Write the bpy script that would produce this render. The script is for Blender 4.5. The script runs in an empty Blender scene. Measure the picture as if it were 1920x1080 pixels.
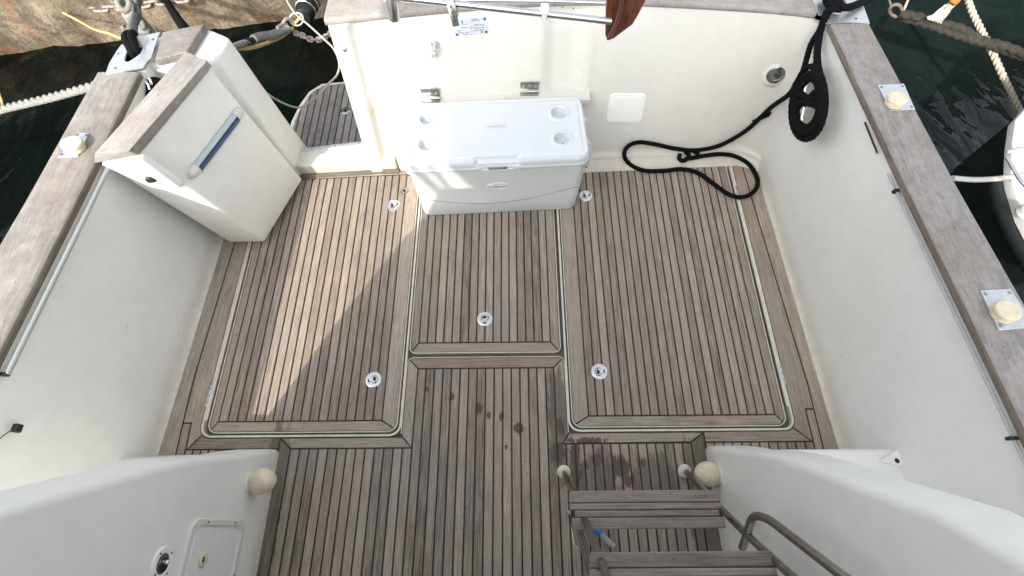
import bpy, bmesh, math, random
from mathutils import Vector, Matrix
random.seed(7)
R_ = math.radians
S = bpy.context.scene
COL = S.collection
# ------------------------------------------------------------------ camera
FPX, HCAM = 950.0, 2.56
_Y = Vector((-15, 1974, -FPX)).normalized()
_X = Vector((1974, 26, 0)); _X = (_X - _X.dot(_Y) * _Y).normalized()
_Z = _X.cross(_Y)
ROT = Matrix((_X, _Y, _Z))
CAM = Vector((0, 0, HCAM))
cd = bpy.data.cameras.new('camera'); cam = bpy.data.objects.new('camera', cd); COL.objects.link(cam)
cd.sensor_width = 36; cd.lens = 36 * FPX / 1920; cd.clip_start = .02; cd.clip_end = 600
M4 = ROT.to_4x4(); M4.translation = CAM
cam.matrix_world = M4
S.camera = cam
# ------------------------------------------------------------------ light
SUN = Vector((-.53, -1.16, 1)).normalized()
S.view_settings.view_transform = 'Standard'; S.view_settings.look = 'None'
S.view_settings.gamma = 1; S.view_settings.use_curve_mapping = False
S.view_settings.exposure = 1.63
W = bpy.data.worlds.new('World'); S.world = W; W.use_nodes = True
wn = W.node_tree; bgn = wn.nodes['Background']
sky = wn.nodes.new('ShaderNodeTexSky'); sky.sky_type = 'NISHITA'; sky.sun_disc = False
sky.sun_elevation = math.asin(SUN.z); sky.sun_rotation = math.atan2(SUN.x, SUN.y)
sky.dust_density = 3.0; sky.air_density = 1.0; sky.ozone_density = .6
hsv = wn.nodes.new('ShaderNodeHueSaturation'); hsv.inputs['Saturation'].default_value = .22   # hazy, nearly white summer sky
wn.links.new(sky.outputs[0], hsv.inputs['Color'])
wn.links.new(hsv.outputs[0], bgn.inputs[0]); bgn.inputs[1].default_value = .15
ld = bpy.data.lights.new('sun', 'SUN'); ld.energy = 2.0; ld.angle = R_(.55); ld.color = (.84, .775, .68)
lo = bpy.data.objects.new('sun', ld); COL.objects.link(lo)
lo.rotation_euler = SUN.to_track_quat('Z', 'Y').to_euler(); lo.location = (0, -4, 8)

# ------------------------------------------------------------------ a pixel of the photograph -> a point on a real plane
def _ray(u, v): return ROT @ Vector((u - 960, 540 - v, -FPX))
def Pz(u, v, z=0.0):
    d = _ray(u, v); return CAM + d * ((z - HCAM) / d.z)
def Px(u, v, x):
    d = _ray(u, v); return CAM + d * (x / d.x)
def Py(u, v, y):
    d = _ray(u, v); return CAM + d * (y / d.y)

# ------------------------------------------------------------------ materials
def mat(name, color, rough=.5, metal=0.0, noise=0.0, nscale=6, bump=0.0, bscale=300, spec=.5, coat=0.0, trans=0.0):
    m = bpy.data.materials.new(name); m.use_nodes = True
    nt = m.node_tree; b = nt.nodes['Principled BSDF']
    b.inputs['Roughness'].default_value = rough; b.inputs['Metallic'].default_value = metal
    b.inputs['Base Color'].default_value = (*color, 1); b.inputs['Specular IOR Level'].default_value = spec
    b.inputs['Coat Weight'].default_value = coat; b.inputs['Transmission Weight'].default_value = trans
    tc = nt.nodes.new('ShaderNodeTexCoord')
    if noise:
        n = nt.nodes.new('ShaderNodeTexNoise'); n.inputs['Scale'].default_value = nscale; n.inputs['Detail'].default_value = 6
        n.inputs['Roughness'].default_value = .65
        nt.links.new(tc.outputs['Object'], n.inputs['Vector'])
        r = nt.nodes.new('ShaderNodeMapRange'); r.inputs[1].default_value = .3; r.inputs[2].default_value = .7
        r.inputs[3].default_value = 1 - noise; r.inputs[4].default_value = 1 + noise * .5
        nt.links.new(n.outputs[0], r.inputs[0])
        mx = nt.nodes.new('ShaderNodeVectorMath'); mx.operation = 'SCALE'; mx.inputs[0].default_value = color
        nt.links.new(r.outputs[0], mx.inputs['Scale']); nt.links.new(mx.outputs[0], b.inputs['Base Color'])
        r2 = nt.nodes.new('ShaderNodeMapRange'); r2.inputs[3].default_value = max(.03, rough - .1); r2.inputs[4].default_value = min(1, rough + .12)
        nt.links.new(n.outputs[0], r2.inputs[0]); nt.links.new(r2.outputs[0], b.inputs['Roughness'])
    if bump:
        n = nt.nodes.new('ShaderNodeTexNoise'); n.inputs['Scale'].default_value = bscale; n.inputs['Detail'].default_value = 3
        nt.links.new(tc.outputs['Object'], n.inputs['Vector'])
        bp = nt.nodes.new('ShaderNodeBump'); bp.inputs['Strength'].default_value = bump; bp.inputs['Distance'].default_value = .002
        nt.links.new(n.outputs[0], bp.inputs['Height']); nt.links.new(bp.outputs[0], b.inputs['Normal'])
    return m

class NT:
    def __init__(s, m): s.t = m.node_tree
    def n(s, typ, **kw):
        o = s.t.nodes.new(typ)
        for k, v in kw.items(): setattr(o, k, v)
        return o
    def l(s, a, b): s.t.links.new(a, b)
    def math(s, op, a, b=None, c=None, clamp=False):
        o = s.n('ShaderNodeMath', operation=op); o.use_clamp = clamp
        for i, x in enumerate((a, b, c)):
            if x is None: continue
            if isinstance(x, (int, float)): o.inputs[i].default_value = x
            else: s.l(x, o.inputs[i])
        return o.outputs[0]
    def ramp(s, f, stops):
        o = s.n('ShaderNodeValToRGB'); e = o.color_ramp.elements
        while len(e) < len(stops): e.new(.5)
        for el, (p, c) in zip(e, stops): el.position = p; el.color = (*c, 1)
        s.l(f, o.inputs[0]); return o.outputs[0]
    def mix(s, f, a, b, mode='MIX'):
        o = s.n('ShaderNodeMix', data_type='RGBA', blend_type=mode)
        if isinstance(f, (int, float)): o.inputs[0].default_value = f
        else: s.l(f, o.inputs[0])
        for i, x in ((6, a), (7, b)):
            if isinstance(x, tuple): o.inputs[i].default_value = (*x, 1)
            else: s.l(x, o.inputs[i])
        return o.outputs[2]
    def noise(s, vec, scale, detail=5, rough=.6, dist=0):
        o = s.n('ShaderNodeTexNoise'); o.inputs['Scale'].default_value = scale; o.inputs['Detail'].default_value = detail
        o.inputs['Roughness'].default_value = rough; o.inputs['Distortion'].default_value = dist
        s.l(vec, o.inputs['Vector']); return o.outputs[0]

def stain_mask(g, spots, nscale=55, stretch=(1, .28, 1), amp=1.5):
    geo = g.n('ShaderNodeNewGeometry')
    mp = g.n('ShaderNodeMapping'); mp.inputs['Scale'].default_value = stretch; g.l(geo.outputs['Position'], mp.inputs[0])
    nz = g.noise(mp.outputs[0], nscale, 5, .7)
    out = None
    for (x, y, rx, ry) in spots:
        a = g.n('ShaderNodeVectorMath', operation='SUBTRACT'); g.l(geo.outputs['Position'], a.inputs[0]); a.inputs[1].default_value = (x, y, 0)
        b = g.n('ShaderNodeVectorMath', operation='MULTIPLY'); g.l(a.outputs[0], b.inputs[0]); b.inputs[1].default_value = (1 / rx, 1 / ry, 0)
        c = g.n('ShaderNodeVectorMath', operation='LENGTH'); g.l(b.outputs[0], c.inputs[0])
        d = g.math('ADD', c.outputs['Value'], g.math('MULTIPLY', g.math('SUBTRACT', nz, .5), amp * 2))
        m = g.n('ShaderNodeMapRange'); m.interpolation_type = 'SMOOTHSTEP'
        m.inputs[1].default_value = .8; m.inputs[2].default_value = 1.15; m.inputs[3].default_value = 1; m.inputs[4].default_value = 0
        g.l(d, m.inputs[0])
        out = m.outputs[0] if out is None else g.math('MAXIMUM', out, m.outputs[0])
    return out

def teak(name, stops, grain=1.0, spots=None, wet=None, rough=.72, plugs=True):
    m = bpy.data.materials.new(name); m.use_nodes = True; g = NT(m); b = m.node_tree.nodes['Principled BSDF']
    tc = g.n('ShaderNodeTexCoord'); oi = g.n('ShaderNodeObjectInfo')
    off = g.n('ShaderNodeCombineXYZ')
    g.l(g.math('MULTIPLY', oi.outputs['Random'], 37.0), off.inputs[0]); g.l(g.math('MULTIPLY', oi.outputs['Random'], 91.0), off.inputs[1])
    add = g.n('ShaderNodeVectorMath', operation='ADD'); g.l(tc.outputs['Object'], add.inputs[0]); g.l(off.outputs[0], add.inputs[1])
    v = add.outputs[0]
    mp = g.n('ShaderNodeMapping'); mp.inputs['Scale'].default_value = (1, .045, 1); g.l(v, mp.inputs[0])
    fine = g.noise(mp.outputs[0], 420, 4, .6)
    mp2 = g.n('ShaderNodeMapping'); mp2.inputs['Scale'].default_value = (1, .12, 1); g.l(v, mp2.inputs[0])
    mid = g.noise(mp2.outputs[0], 60, 5, .7, .6)
    big = g.noise(v, 5, 5, .65)
    mp3 = g.n('ShaderNodeMapping'); mp3.inputs['Scale'].default_value = (1, .03, 1); g.l(v, mp3.inputs[0])
    streak = g.noise(mp3.outputs[0], 150, 3, .55)
    f = g.math('ADD', g.math('MULTIPLY', fine, .30 * grain), g.math('ADD', g.math('MULTIPLY', mid, .50), g.math('MULTIPLY', big, .35)))
    f = g.math('ADD', f, g.math('MULTIPLY', g.math('SUBTRACT', streak, .5), .75 if name != 'grey teak' else .22))
    if name == 'grey teak': f = g.math('ADD', f, g.math('MULTIPLY', g.math('SUBTRACT', g.noise(v, 22, 6, .75), .5), .55))
    f = g.math('ADD', f, g.math('MULTIPLY', g.math('SUBTRACT', oi.outputs['Random'], .5), .27))
    f = g.math('ADD', f, -.055)
    col = g.ramp(f, stops)
    # hue drift board by board and over the deck
    hr = g.math('FRACT', g.math('MULTIPLY', oi.outputs['Random'], 13.7))
    if name == 'deck teak': col = g.mix(g.math('MULTIPLY', hr, .40), col, (.34, .265, .20))
    geo = g.n('ShaderNodeNewGeometry')
    wide = g.noise(geo.outputs['Position'], 1.7, 4, .6)
    col = g.mix(g.math('MULTIPLY', g.math('SUBTRACT', wide, .35, clamp=True), .9, clamp=True), col, (.27, .262, .245))
    if name == 'grey teak':
        bw = g.noise(geo.outputs['Position'], 2.4, 5, .65); bm_ = g.n('ShaderNodeMapRange'); bm_.inputs[1].default_value = .46; bm_.inputs[2].default_value = .62; g.l(bw, bm_.inputs[0])
        col = g.mix(g.math('MULTIPLY', bm_.outputs[0], .24), col, (.20, .145, .10))
    # small dark knots and pocks
    pk = g.noise(v, 75, 2, .5)
    pm = g.n('ShaderNodeMapRange'); pm.inputs[1].default_value = .66; pm.inputs[2].default_value = .74; g.l(pk, pm.inputs[0])
    col = g.mix(g.math('MULTIPLY', pm.outputs[0], .7), col, (.09, .06, .045))
    rr = None
    if spots:
        sm = stain_mask(g, spots)
        col = g.mix(g.math('MULTIPLY', sm, .86), col, (.065, .034, .022))
        rr = g.math('SUBTRACT', rough, g.math('MULTIPLY', sm, .3)); 
    if wet:
        wm = stain_mask(g, wet, 26, (1, .25, 1), 1.1)
        col = g.mix(g.math('MULTIPLY', wm, .62), col, (.085, .062, .047))
    g.l(col, b.inputs['Base Color'])
    if rr is not None: g.l(rr, b.inputs['Roughness'])
    else: b.inputs['Roughness'].default_value = rough
    b.inputs['Specular IOR Level'].default_value = .35
    bp = g.n('ShaderNodeBump'); bp.inputs['Strength'].default_value = .55; bp.inputs['Distance'].default_value = .0015
    g.l(g.math('ADD', fine, mid), bp.inputs['Height']); g.l(bp.outputs[0], b.inputs['Normal'])
    return m

def spot(u, v, rx, ry):
    p = Pz(u, v, 0); return (p.x, p.y, rx, ry)
SP = [spot(847, 743, .012, .02), spot(897, 766, .018, .03), spot(917, 779, .012, .018), spot(940, 780, .012, .02),
      spot(973, 803, .03, .025), spot(800, 730, .008, .012), spot(949, 838, .008, .012), spot(1165, 876, .05, .055),
      spot(1120, 862, .028, .03), spot(1079, 868, .028, .1), spot(1052, 800, .02, .05), spot(1100, 826, .09, .014),
      spot(1046, 850, .035, .05), spot(1180, 900, .03, .03), spot(1205, 868, .012, .02), spot(1100, 872, .012, .02)]
WET = [spot(1125, 900, .12, .12), spot(1230, 900, .12, .12), spot(505, 1000, .04, .35), spot(1300, 870, .05, .12), spot(1318, 1010, .05, .25), spot(512, 900, .05, .3), spot(1047, 790, .05, .3)]
STOPS = [(.22, (.074, .056, .042)), (.40, (.208, .168, .134)), (.57, (.325, .270, .218)), (.82, (.48, .41, .34))]
M_teak = teak('deck teak', STOPS, 1, SP, WET)
M_teakg = teak('grey teak', [(.20, (.085, .08, .078)), (.42, (.195, .183, .172)), (.60, (.285, .268, .254)), (.9, (.42, .40, .38))], 1)
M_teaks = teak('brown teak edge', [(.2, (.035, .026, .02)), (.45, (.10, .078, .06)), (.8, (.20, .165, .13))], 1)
M_border = teak('damp dark teak', [(.2, (.03, .022, .016)), (.42, (.075, .055, .04)), (.6, (.13, .10, .075)), (.85, (.22, .18, .14))], 1)
M_step = teak('step teak', [(.12, (.075, .062, .055)), (.36, (.135, .108, .093)), (.56, (.22, .18, .157)), (.85, (.34, .285, .25))], 1.1)

def gelcoat(name, col, rough=.38, bump=.12, dirt=None, low=None, bscale=420):
    m = bpy.data.materials.new(name); m.use_nodes = True; g = NT(m); b = m.node_tree.nodes['Principled BSDF']
    geo = g.n('ShaderNodeNewGeometry'); P = geo.outputs['Position']
    n1 = g.noise(P, 1.6, 5, .6); n2 = g.noise(P, 14, 6, .7)
    f = g.math('ADD', g.math('MULTIPLY', n1, .6), g.math('MULTIPLY', n2, .4))
    dk = tuple(c * .85 for c in col); c = g.ramp(f, [(.3, dk), (.7, col)])
    # faint yellowed grime low on the moulding
    sx = g.n('ShaderNodeSeparateXYZ'); g.l(P, sx.inputs[0])
    mr = g.n('ShaderNodeMapRange'); mr.inputs[1].default_value = .0; mr.inputs[2].default_value = .13; mr.inputs[3].default_value = 1; mr.inputs[4].default_value = 0
    g.l(sx.outputs[2], mr.inputs[0])
    gm = g.math('MULTIPLY', mr.outputs[0], g.math('MULTIPLY', g.noise(P, 9, 6, .7), 1.05), clamp=True)
    c = g.mix(g.math('MULTIPLY', gm, .85), c, (.48, .40, .25))
    st = g.noise(P, 26, 6, .75); sm = g.n('ShaderNodeMapRange'); sm.inputs[1].default_value = .68; sm.inputs[2].default_value = .8; g.l(st, sm.inputs[0])
    c = g.mix(g.math('MULTIPLY', sm.outputs[0], .38), c, (.45, .40, .30))
    # thin scuffs
    mp = g.n('ShaderNodeMapping'); mp.inputs['Scale'].default_value = (1, .15, .4); mp.inputs['Rotation'].default_value = (.3, .2, .5); g.l(P, mp.inputs[0])
    sc = g.noise(mp.outputs[0], 55, 3, .5); s2 = g.n('ShaderNodeMapRange'); s2.inputs[1].default_value = .74; s2.inputs[2].default_value = .78; g.l(sc, s2.inputs[0])
    c = g.mix(g.math('MULTIPLY', s2.outputs[0], .45), c, (.4, .39, .36))
    if dirt:
        dm = stain_mask(g, dirt, 18, (1, 1, 1), .5)
        c = g.mix(g.math('MULTIPLY', dm, .28), c, (.48, .40, .25))
    g.l(c, b.inputs['Base Color'])
    g.l(g.math('ADD', rough, g.math('MULTIPLY', n2, .15)), b.inputs['Roughness'])
    bp = g.n('ShaderNodeBump'); bp.inputs['Strength'].default_value = bump; bp.inputs['Distance'].default_value = .0012
    hv = g.math('ADD', g.noise(P, bscale, 2, .5), g.math('MULTIPLY', g.noise(P, 3, 3, .5), 6))
    g.l(hv, bp.inputs['Height']); g.l(bp.outputs[0], b.inputs['Normal'])
    return m
M_gel = gelcoat('gelcoat', (.80, .80, .765), .32, .2)
M_gelw = gelcoat('cream gelcoat', (.69, .682, .63), .32, .18, [(.0, 2.19, .05, .03), (.12, 2.17, .06, .03), (-.70, 2.12, .03, .02), (.42, 2.13, .1, .03)])
M_cream = mat('cream plastic', (.66, .58, .43), .45, noise=.15, nscale=30)
M_rim = mat('cream rim', (.66, .62, .54), .45, noise=.2, nscale=20)
M_gut = mat('gutter gelcoat', (.16, .145, .12), .5, noise=.35, nscale=12)
M_caulk = mat('black caulk', (.012, .012, .013), .6)
M_steel = mat('stainless steel', (.72, .72, .72), .16, 1, noise=.1, nscale=30)
M_dull = mat('dull steel', (.40, .395, .38), .22, 1, noise=.2, nscale=40)
M_alu = mat('weathered aluminium', (.60, .63, .66), .42, .75, noise=.14, nscale=35, bump=.2, bscale=200)
M_dark = mat('dark recess', (.01, .01, .01), .5)
M_blackp = mat('black plastic', (.015, .015, .016), .4)
M_cool = mat('white cooler plastic', (.62, .65, .675), .42, noise=.04, nscale=5, bump=.25, bscale=500)
M_coolb = mat('white cooler body plastic', (.75, .785, .79), .36, noise=.04, nscale=4)
M_emb = mat('shaded moulded letters', (.50, .54, .57), .5)  # darker than the plastic: relief shading put into the letter colour
M_blue = mat('blue glossy tube', (.004, .04, .12), .12, coat=.6)
M_clear = mat('pale glossy trim', (.40, .46, .48), .15, coat=.5)
M_beige = mat('beige end cap', (.62, .59, .52), .35, noise=.1, nscale=40)
M_grey = mat('grey tube', (.34, .355, .36), .5)
M_white = mat('white nylon', (.80, .80, .76), .4)
M_brope = mat('black rope', (.0035, .0035, .004), .9, bump=.8, bscale=300, spec=.15)
M_wrope = mat('white rope', (.22, .22, .205), .85, noise=.35, nscale=60, bump=.6, bscale=300)
M_trope = mat('tan rope', (.42, .38, .30), .9, noise=.35, nscale=50, bump=.6, bscale=300)
M_drope = mat('weedy dark rope', (.03, .026, .019), .9, noise=.7, nscale=35, bump=1, bscale=120)
M_yel = mat('yellow cord', (.58, .42, .17), .7, noise=.25, nscale=30)
M_gcord = mat('grey cord', (.36, .355, .33), .5)
M_chain = mat('galvanised chain', (.30, .27, .24), .7, .2, noise=.45, nscale=25, bump=.5, bscale=100)
M_rust = mat('rusty shackle', (.22, .16, .12), .75, .2, noise=.5, nscale=30, bump=.6, bscale=80)
M_plate = mat('printed plate', (.56, .60, .64), .35, noise=.05, nscale=30)
M_ink = mat('dark print', (.03, .035, .06), .5)
M_blink = mat('blue print', (.02, .03, .25), .5)
M_fluff = mat('frayed rope end', (.5, .45, .38), .95, noise=.6, nscale=25, bump=1, bscale=90)
M_lblue = mat('light blue plastic', (.03, .17, .5), .4)
M_rub = mat('black rubber', (.012, .016, .017), .35, noise=.2, nscale=12)
M_canvas = mat('canopy canvas', (.55, .54, .50), .8)

def varnish():
    m = bpy.data.materials.new('varnished mahogany'); m.use_nodes = True; g = NT(m); b = m.node_tree.nodes['Principled BSDF']
    tc = g.n('ShaderNodeTexCoord'); mp = g.n('ShaderNodeMapping'); mp.inputs['Scale'].default_value = (1, 1, .12); g.l(tc.outputs['Object'], mp.inputs[0])
    f = g.noise(mp.outputs[0], 70, 6, .65, 1)
    g.l(g.ramp(f, [(.3, (.035, .010, .006)), (.6, (.115, .036, .021)), (.8, (.22, .085, .05))]), b.inputs['Base Color'])
    b.inputs['Roughness'].default_value = .22; b.inputs['Coat Weight'].default_value = .7; b.inputs['Coat Roughness'].default_value = .12
    return m
M_mahog = varnish()

def watermat():
    m = bpy.data.materials.new('harbour water'); m.use_nodes = True; g = NT(m); b = m.node_tree.nodes['Principled BSDF']
    geo = g.n('ShaderNodeNewGeometry'); P = geo.outputs['Position']
    f = g.noise(P, .8, 4, .6)
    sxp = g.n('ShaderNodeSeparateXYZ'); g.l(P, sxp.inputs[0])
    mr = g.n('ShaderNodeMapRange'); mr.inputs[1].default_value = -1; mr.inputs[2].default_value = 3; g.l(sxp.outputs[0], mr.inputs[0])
    skylit_tone = g.ramp(g.noise(P, 2.6, 5, .65, .8), [(.35, (.0035, .009, .009)), (.7, (.010, .019, .017))])
    g.l(g.mix(mr.outputs[0], g.ramp(f, [(.35, (.0003, .001, .001)), (.7, (.0014, .004, .0036))]), skylit_tone), b.inputs['Base Color'])  # shade on the left and sky light on the right put into the colour
    b.inputs['Roughness'].default_value = .02; b.inputs['IOR'].default_value = 1.33; b.inputs['Specular IOR Level'].default_value = .32
    mp = g.n('ShaderNodeMapping'); mp.inputs['Scale'].default_value = (1.3, .7, 1); mp.inputs['Rotation'].default_value = (0, 0, -.5); g.l(P, mp.inputs[0])
    h = g.math('ADD', g.noise(mp.outputs[0], 1.8, 2, .45, .8), g.math('MULTIPLY', g.noise(mp.outputs[0], 6, 2, .5, .5), .22))
    bp = g.n('ShaderNodeBump'); bp.inputs['Strength'].default_value = 1; bp.inputs['Distance'].default_value = .05
    g.l(h, bp.inputs['Height']); g.l(bp.outputs[0], b.inputs['Normal'])
    return m
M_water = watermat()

def stonemat():
    m = bpy.data.materials.new('weathered quay stone'); m.use_nodes = True; g = NT(m); b = m.node_tree.nodes['Principled BSDF']
    geo = g.n('ShaderNodeNewGeometry'); P = geo.outputs['Position']
    f = g.math('ADD', g.math('MULTIPLY', g.noise(P, 3.5, 8, .7, .5), .7), g.math('MULTIPLY', g.noise(P, 22, 6, .7), .3))
    c = g.ramp(f, [(.30, (.05, .038, .024)), (.43, (.11, .088, .06)), (.55, (.25, .20, .135)), (.76, (.40, .335, .235))])
    # diagonal rust runs
    mp = g.n('ShaderNodeMapping'); mp.inputs['Scale'].default_value = (1, .2, .22); mp.inputs['Rotation'].default_value = (0, .35, 0); g.l(P, mp.inputs[0])
    ru = g.noise(mp.outputs[0], 3.6, 5, .6, .4); rm = g.n('ShaderNodeMapRange'); rm.inputs[1].default_value = .56; rm.inputs[2].default_value = .68; g.l(ru, rm.inputs[0])
    c = g.mix(g.math('MULTIPLY', rm.outputs[0], .8), c, (.27, .10, .03))
    dk = g.noise(mp.outputs[0], 9, 6, .7, .5); dm = g.n('ShaderNodeMapRange'); dm.inputs[1].default_value = .49; dm.inputs[2].default_value = .66; g.l(dk, dm.inputs[0])
    c = g.mix(g.math('MULTIPLY', dm.outputs[0], .75), c, (.05, .042, .032))
    sx = g.n('ShaderNodeSeparateXYZ'); g.l(P, sx.inputs[0])
    hi = g.n('ShaderNodeMapRange'); hi.inputs[1].default_value = -.05; hi.inputs[2].default_value = .35; g.l(g.math('ADD', sx.outputs[2], g.math('MULTIPLY', f, .3)), hi.inputs[0])
    rt = g.n('ShaderNodeMapRange'); rt.inputs[1].default_value = .2; rt.inputs[2].default_value = 1.4; g.l(sx.outputs[0], rt.inputs[0])
    c = g.mix(g.math('MULTIPLY', g.math('MAXIMUM', hi.outputs[0], rt.outputs[0]), .93), c, (.018, .03, .022))   # dark green put on upper and right quay to dim its water reflection
    g.l(c, b.inputs['Base Color']); b.inputs['Roughness'].default_value = .9
    bp = g.n('ShaderNodeBump'); bp.inputs['Strength'].default_value = .9; bp.inputs['Distance'].default_value = .03
    g.l(g.noise(P, 14, 8, .75, .4), bp.inputs['Height']); g.l(bp.outputs[0], b.inputs['Normal'])
    return m
M_stone = stonemat()

# ------------------------------------------------------------------ builders
def tag(o, label=None, cat=None, group=None, kind=None):
    if label: o['label'] = label
    if cat: o['category'] = cat
    if group: o['group'] = group
    if kind: o['kind'] = kind
    return o
def empty(name, loc, label=None, cat=None, group=None, kind=None, rz=0):
    o = bpy.data.objects.new(name, None); COL.objects.link(o); o.location = loc; o.rotation_euler = (0, 0, rz)
    o.empty_display_size = .05
    return tag(o, label, cat, group, kind)
def link(name, me, m, parent=None, smooth=None):
    if m is not None and not me.materials: me.materials.append(m)
    if smooth is not None:
        me.shade_smooth(); me.set_sharp_from_angle(angle=R_(smooth))
    o = bpy.data.objects.new(name, me); COL.objects.link(o)
    if parent is not None:
        o.parent = parent
        o.matrix_parent_inverse = WM(parent).inverted()
    return o
def WM(o):
    m = Matrix.LocRotScale(o.location, o.rotation_euler, o.scale)
    return WM(o.parent) @ o.matrix_parent_inverse @ m if o.parent else m
def pyd(name, vs, fs, m, parent=None, smooth=None):
    me = bpy.data.meshes.new(name); me.from_pydata([tuple(v) for v in vs], [], fs); me.update()
    return link(name, me, m, parent, smooth)
def bmobj(name, bm, m, parent=None, smooth=None):
    bmesh.ops.recalc_face_normals(bm, faces=bm.faces)
    me = bpy.data.meshes.new(name); bm.to_mesh(me); bm.free()
    return link(name, me, m, parent, smooth)
def box_bm(bm, c, s, rot=None, bev=0, seg=2):
    r = bmesh.ops.create_cube(bm, size=1)
    vs = r['verts']
    bmesh.ops.scale(bm, vec=s, verts=vs)
    if bev:
        es = {e for v in vs for e in v.link_edges}
        rr = bmesh.ops.bevel(bm, geom=list(es), offset=bev, segments=seg, profile=.5, affect='EDGES')
        vs = list({v for f in rr['faces'] for v in f.verts} | {v for v in vs if v.is_valid})
    if rot is not None: bmesh.ops.rotate(bm, cent=(0, 0, 0), matrix=rot, verts=vs)
    bmesh.ops.translate(bm, vec=c, verts=vs)
    return vs
def box(name, c, s, m, parent=None, rot=None, bev=.003, seg=2):
    bm = bmesh.new(); box_bm(bm, c, s, rot, bev, seg); return bmobj(name, bm, m, parent, 35)
def prism(name, poly, z0, z1, m, parent=None, bev=0, seg=2, smooth=35):
    """poly: list of (x,y) or list of 3D points for the top; extruded down to z0"""
    bm = bmesh.new()
    top = [bm.verts.new((p[0], p[1], z1)) for p in poly]; bot = [bm.verts.new((p[0], p[1], z0)) for p in poly]
    n = len(poly); bm.faces.new(top); bm.faces.new(bot[::-1])
    for i in range(n): bm.faces.new((top[i], bot[i], bot[(i + 1) % n], top[(i + 1) % n]))
    bmesh.ops.recalc_face_normals(bm, faces=bm.faces)
    if bev:
        es = [e for e in bm.edges if abs(e.verts[0].co.z - z1) < 1e-6 and abs(e.verts[1].co.z - z1) < 1e-6]
        bmesh.ops.bevel(bm, geom=es, offset=bev, segments=seg, profile=.5, affect='EDGES')
    return bmobj(name, bm, m, parent, smooth)
def hexa(name, top, bot, m, parent=None, bev=.01, seg=3):
    bm = bmesh.new(); t = [bm.verts.new(p) for p in top]; b = [bm.verts.new(p) for p in bot]; n = len(t)
    bm.faces.new(t); bm.faces.new(b[::-1])
    for i in range(n): bm.faces.new((t[i], b[i], b[(i + 1) % n], t[(i + 1) % n]))
    bmesh.ops.recalc_face_normals(bm, faces=bm.faces)
    if bev: bmesh.ops.bevel(bm, geom=list(bm.edges), offset=bev, segments=seg, profile=.5, affect='EDGES')
    return bmobj(name, bm, m, parent, 40)
def area2(p): return sum(p[i][0] * p[(i + 1) % len(p)][1] - p[(i + 1) % len(p)][0] * p[i][1] for i in range(len(p)))
def inset(poly, d):
    if area2(poly) < 0: poly = poly[::-1]
    out = []; n = len(poly)
    for i in range(n):
        a, b, c = Vector(poly[i - 1][:2]), Vector(poly[i][:2]), Vector(poly[(i + 1) % n][:2])
        e1 = (b - a).normalized(); e2 = (c - b).normalized()
        n1 = Vector((-e1.y, e1.x)); n2 = Vector((-e2.y, e2.x)); k = 1 + n1.dot(n2)
        out.append(b + (n1 + n2) * (d / max(k, .35)))
    return out
def board(name, poly, m, parent, z=0.0, h=.012, bev=.0018, ang=0.0, gap=.0):
    """one wooden piece: polygon in plan, chamfered, its own local grain axis (local Y) turned by ang"""
    poly = [Vector(p[:2]) for p in poly]
    if gap: poly = inset(poly, gap)
    elif area2(poly) < 0: poly = poly[::-1]
    c = sum(poly, Vector((0, 0))) / len(poly)
    ca, sa = math.cos(-ang), math.sin(-ang)
    loc = [Vector(((p - c).x * ca - (p - c).y * sa, (p - c).x * sa + (p - c).y * ca)) for p in poly]
    ins = inset(loc, bev); n = len(loc)
    vs = [(p.x, p.y, -h) for p in loc] + [(p.x, p.y, -bev) for p in loc] + [(p.x, p.y, 0) for p in ins]
    fs = [tuple(range(2 * n, 3 * n))]
    for i in range(n):
        j = (i + 1) % n
        fs += [(i, j, n + j, n + i), (n + i, n + j, 2 * n + j, 2 * n + i)]
    me = bpy.data.meshes.new(name); me.from_pydata(vs, [], fs); me.update(); me.materials.append(m)
    o = bpy.data.objects.new(name, me); COL.objects.link(o)
    o.location = (c.x, c.y, z); o.rotation_euler = (0, 0, ang)
    if parent is not None: o.parent = parent; o.matrix_parent_inverse = WM(parent).inverted()
    return o
def smooth_path(pts, step=.01, closed=False):
    pts = [Vector(p) for p in pts]; out = []; n = len(pts)
    rng = n if closed else n - 1
    for i in range(rng):
        p1, p2 = pts[i], pts[(i + 1) % n]
        p0 = pts[i - 1] if (i > 0 or closed) else p1 * 2 - p2
        p3 = pts[(i + 2) % n] if (i + 2 < n or closed) else p2 * 2 - p1
        k = max(2, int((p2 - p1).length / step))
        for j in range(k):
            t = j / k; t2 = t * t; t3 = t2 * t
            out.append(.5 * ((2 * p1) + (p2 - p0) * t + (2 * p0 - 5 * p1 + 4 * p2 - p3) * t2 + (3 * p1 - p0 - 3 * p2 + p3) * t3))
    if not closed: out.append(pts[-1])
    return out
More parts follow.
